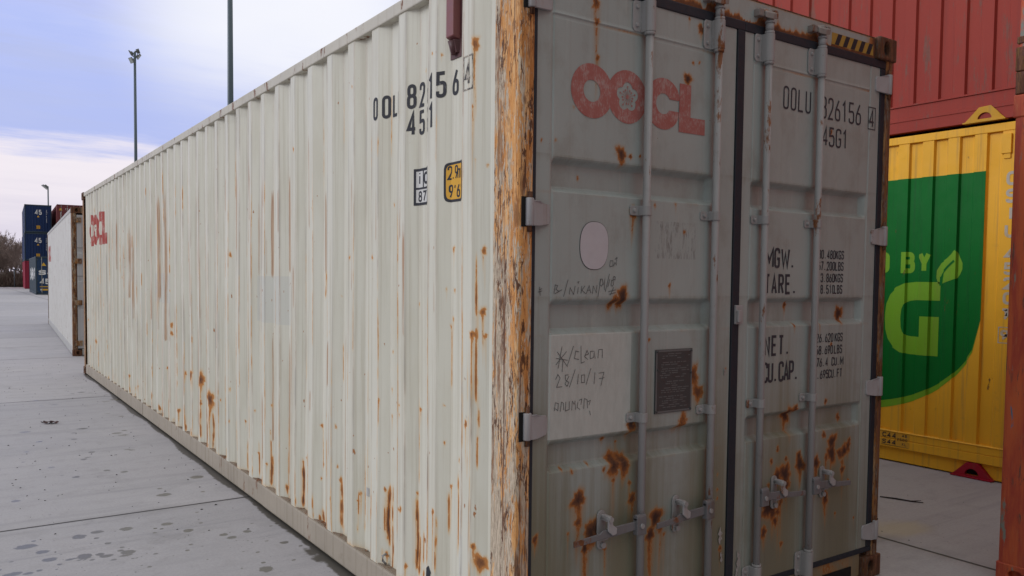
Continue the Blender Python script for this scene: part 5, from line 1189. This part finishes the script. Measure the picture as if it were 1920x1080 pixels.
# ================================================================ floodlight masts
m_mast = mat_plain('mast_paint', (.085, .115, .135), .5, .2); m_lamp = mat_plain('lamp_housing', (.16, .17, .165), .5, .2); m_glass = mat_plain('lamp_glass', (.35, .38, .36), .15)
def mast(loc, hgt, r0, r1, label, heads):
    root = empty('floodlight_mast', loc, 0, label, 'floodlight mast', 'floodlight masts around the yard')
    MB().tube([(0, 0, 0), (0, 0, hgt*.5), (0, 0, hgt)], [r0, (r0+r1)/2, r1], 14).build('pole', m_mast, root)
    MB().tube([(0, 0, 0), (0, 0, .04)], .35, 12).build('base_plate', m_mast, root)
    for ax, z, tilt, sz in heads:
        c, s = math.cos(ax), math.sin(ax); d = Vector((c, s, 0)); pz = Vector((-s, c, 0))
        b = MB(); ctr = d*(.12+.30*sz)+Vector((0, 0, z)); fwd = (d*math.cos(tilt)-Vector((0, 0, math.sin(tilt)))); upv = (d*math.sin(tilt)+Vector((0, 0, math.cos(tilt))))
        b.tube([(0, 0, z-.05), d*(.12+.28*sz)+Vector((0, 0, z-.05))], .05, 6)
        q = [ctr+pz*a*sz*.5+upv*e*sz*.5 for a, e in ((-1, -1), (1, -1), (1, 1), (-1, 1))]
        b.prism(q, fwd*.16*sz); b.prism([ctr+pz*a*sz*.25+upv*e*sz*.22 for a, e in ((-1, -1), (1, -1), (1, 1), (-1, 1))], -fwd*.28*sz)
        h = b.build('floodlight', m_lamp, root)
        b = MB(); q2 = [ctr+fwd*(.165*sz)+pz*a*sz*.46+upv*e*sz*.46 for a, e in ((-1, -1), (1, -1), (1, 1), (-1, 1))]; b.poly(q2); b.build('lamp_glass', m_glass, h)
    return root
R_ = math.radians
mast((9.62, 63.4, 0), 18.0, .15, .085, 'tall slate grey mast whose cluster of floodlights shows against the sky', [(R_(200), 17.35, .5, .42), (R_(-20), 17.7, .6, .42), (R_(150), 17.9, .5, .40), (R_(20), 18.1, -.4, .34)])
mast((8.60, 34.8, 0), 18.0, .165, .095, 'nearest and thickest mast, its lamps above the frame, rising behind the cream container', [(R_(200), 17.7, .5, .8), (R_(-20), 17.6, .6, .8), (R_(90), 17.2, .5, .8)])
mast((13.0, 169.4, 0), 17.6, .16, .11, 'farthest and smallest mast with one lamp, standing over the dark blue stack', [(R_(190), 17.5, .9, 1.1)])

# ================================================================ bare trees and scrub at the far edge of the yard
def mat_bark():
    t = MT('bare_bark'); n = t.noise(sc=1.3, detail=4)
    return t.done(t.mix(n, (.14, .11, .10), (.22, .17, .15)), .9, 0, None, .1)
m_bark = mat_bark()
m_twig = mat_plain('twig_brown', (.28, .215, .19), .95, 0, .3, .6)
m_scrub = mat_plain('scrub_brown', (.15, .118, .095), .95, 0, .4, 1.2)
def bare_tree(seed, hgt):
    R = random.Random(seed)
    trunk, crown = bmesh.new(), bmesh.new()
    def seg(bm, a, b, ra, rb, n):
        d = (b-a).normalized(); e1 = d.cross(Vector((.3, .8, .5))).normalized(); e2 = d.cross(e1); A, B = [], []
        for k in range(n):
            t = 2*math.pi*k/n; o = e1*math.cos(t)+e2*math.sin(t)
            A.append(bm.verts.new(a+o*ra)); B.append(bm.verts.new(b+o*rb))
        for k in range(n): bm.faces.new((A[k], A[(k+1) % n], B[(k+1) % n], B[k]))
    def grow(p, d, ln, rad, lev):
        bm = trunk if lev < 2 else crown; n = 6 if lev == 0 else (4 if lev < 3 else 3)
        steps = 3 if lev < 3 else 2; q = p; pts = []
        for k in range(steps):
            d = (d+Vector((R.gauss(0, .13), R.gauss(0, .13), R.gauss(.04, .08)))).normalized(); e = q+d*ln/steps
            seg(bm, q, e, rad*(1-.5*k/steps), rad*(1-.5*(k+1)/steps), n); q = e; pts.append((q, d))
        if lev >= 5: return
        kids = (4, 4, 4, 4, 3)[lev]
        for k in range(kids):
            pos, dd = pts[-1] if k < 2 else R.choice(pts)
            ax = dd.cross(Vector((R.gauss(0, 1), R.gauss(0, 1), R.gauss(0, 1)))).normalized()
            nd = (Matrix.Rotation(R.uniform(.25, .75), 3, ax) @ dd); nd.z += .08; nd.normalize()
            grow(pos, nd, ln*R.uniform(.60, .82), max(.017, rad*.58), lev+1)
    grow(Vector((0, 0, 0)), Vector((R.gauss(0, .06), R.gauss(0, .06), 1)).normalized(), hgt*.25, hgt*.017, 0)
    root = empty('bare_tree')
    for bm, nm, mt in ((trunk, 'trunk', m_bark), (crown, 'crown', m_twig)):
        me = bpy.data.meshes.new(nm); bm.to_mesh(me); bm.free(); link(nm, me, mt, root)
    return root
def scrub(seed):
    R = random.Random(seed); b = bmesh.new()
    for k in range(900):
        a = R.uniform(0, 6.28); rr = abs(R.gauss(0, .8)); p = Vector((rr*math.cos(a), rr*math.sin(a), R.uniform(0, .5)))
        h = R.uniform(.5, 1.9)*(1-.3*min(1, rr/2)); q = p+Vector((R.gauss(0, .35), R.gauss(0, .35), h)); wd = R.uniform(.012, .04)
        sd = Vector((R.gauss(0, 1), R.gauss(0, 1), 0)).normalized()*wd
        b.faces.new([b.verts.new(x) for x in (p-sd, p+sd, q+sd*.3, q-sd*.3)])
        if k % 3 == 0:
            m = p.lerp(q, R.uniform(.3, 1)); s = R.uniform(.06, .16); v = Vector((R.gauss(0, 1), R.gauss(0, 1), R.gauss(0, .6))).normalized()*s; u_ = Vector((R.gauss(0, .5), R.gauss(0, .5), 1)).normalized()*s
            b.faces.new([b.verts.new(x) for x in (m-v, m-u_*.5, m+v, m+u_*.5)])
    root = empty('scrub_bush')
    me = bpy.data.meshes.new('foliage'); b.to_mesh(me); b.free(); link('foliage', me, m_scrub, root)
    b2 = MB()
    for k in range(4): b2.tube([(R.gauss(0, .2), R.gauss(0, .2), 0), (R.gauss(0, .5), R.gauss(0, .5), 1.2)], [.03, .01], 5)
    b2.build('stem', m_bark, root)
    return root
protos = [bare_tree(s, h) for s, h in ((1, 8.0), (2, 7.2), (5, 6.4))]
RT = random.Random(21)
# (x, y, scale): the tall pair nearest the blue stack, then the mass running off to the left
spots = [(4.35, 113, 1.0), (3.75, 117, .98), (2.9, 114, .85), (3.3, 121, 1.0), (2.3, 118, 1.05), (4.9, 122, .9), (1.7, 115, 1.05), (5.4, 127, 1.0), (4.0, 127, 1.05), (2.8, 128, 1.15), (1.0, 120, 1.1), (.2, 126, 1.1), (-.8, 117, 1.0), (6.2, 131, 1.0), (4.6, 133, 1.1), (3.4, 134, 1.15), (-2.2, 123, 1.1), (-3.8, 118, 1.0), (2.1, 133, 1.2), (5.8, 121, .8), (-5.5, 124, 1.1)]
words = ['tall thin bare tree nearest the far dark blue stack', 'bare tree whose fine top stands just left of the dark blue stack']
for i, (x, y, s) in enumerate(spots):
    o = protos[i] if i < 3 else copy_tree(protos[i % 3])
    s *= 1.12; o.location = (x, y, 0); o.scale = (s, s, s); o.rotation_euler = (0, 0, RT.uniform(0, 6.28))
    tag(o, words[i] if i < 2 else 'leafless brown tree in the tangled belt beyond the far edge of the yard', 'tree', 'bare trees beyond the yard')
bushes = [scrub(s) for s in (3, 4)]
for i in range(22):
    o = bushes[i] if i < 2 else copy_tree(bushes[i % 2])
    o.location = (-4.5+.52*i+RT.uniform(-.2, .2), 108.3+RT.uniform(-.8, 1.6)+(1.8 if i % 2 else 0), 0); k = RT.uniform(.7, 1.0); o.scale = (k, k, k); o.rotation_euler = (0, 0, RT.uniform(0, 6.28))
    tag(o, 'dark leafless scrub bush along the far edge of the concrete', 'bush', 'scrub along the yard edge')
tb = empty('sign_post', (4.05, 105, 0), 0, 'thin dark post with a flat crossbar before the bare trees', 'post')
MB().tube([(0, 0, 0), (0, 0, 2.0)], .05, 6).build('pole', m_mast, tb); MB().box(-.28, .28, -.03, .03, 1.98, 2.08).build('crossbar', m_mast, tb)

# ================================================================ small things on the concrete
m_leaf = mat_plain('dead_leaf', (.055, .024, .020), .8, 0, .3); m_bit = mat_plain('dark_bits', (.028, .025, .026), .8)
b = MB(); RL = random.Random(4)
for cx, cy, s, rot in ((0, 0, .075, .3), (.05, -.05, .06, 1.6), (-.06, .02, .04, 2.5)):
    n = 12; ring_ = []
    for k in range(n):
        t = 2*math.pi*k/n; rr = s*(.75+.35*math.cos(3*t+rot)+RL.uniform(-.1, .1)); ring_.append((cx+rr*math.cos(t), cy+rr*math.sin(t), .006+.030*abs(math.sin(t*1.5+rot))))
    for k in range(n): b.poly([(cx, cy, .022), ring_[k], ring_[(k+1) % n]])
lo = b.build('dead_leaf', m_leaf); lo.location = (-.905, 7.42, 0); lo.scale = (.8, .8, .8); tag(lo, 'curled dark brown dead leaf lying on the pale concrete', 'leaf')
b = MB(); b.tube([(3.955, .900, .006), (4.00, .80, .007), (4.03, .70, .006), (4.065, .63, .007)], [.004, .006, .005, .003], 6); b.tube([(4.03, .70, .008), (4.09, .66, .012)], [.004, .002], 5)
tag(b.build('twig', m_bit), 'thin curved dark twig on the concrete before the yellow container', 'twig')
b = MB()
for x, y, s in BITS+[(RL.uniform(-1.4, -.05), RL.uniform(2.4, 15), RL.uniform(.004, .010)) for k in range(170)]+[(RL.uniform(3.1, 5.1), RL.uniform(-.1, 1.6), RL.uniform(.003, .008)) for k in range(10)]:
    n = 7; top = []; bot = []; el = RL.uniform(.5, 1.0); a0 = RL.uniform(0, 3)
    for k in range(n):
        t = 2*math.pi*k/n; rr = s*RL.uniform(.7, 1.2); X_, Y_ = rr*math.cos(t), rr*math.sin(t)*el
        bot.append((x+X_*math.cos(a0)-Y_*math.sin(a0), y+X_*math.sin(a0)+Y_*math.cos(a0), .0005))
    c_ = (x, y, s*.6)
    for k in range(n): b.poly([c_, bot[k], bot[(k+1) % n]])
tag(b.build('debris', m_bit), 'scattered dark bits of bark and grit on the concrete', None, None, 'stuff')
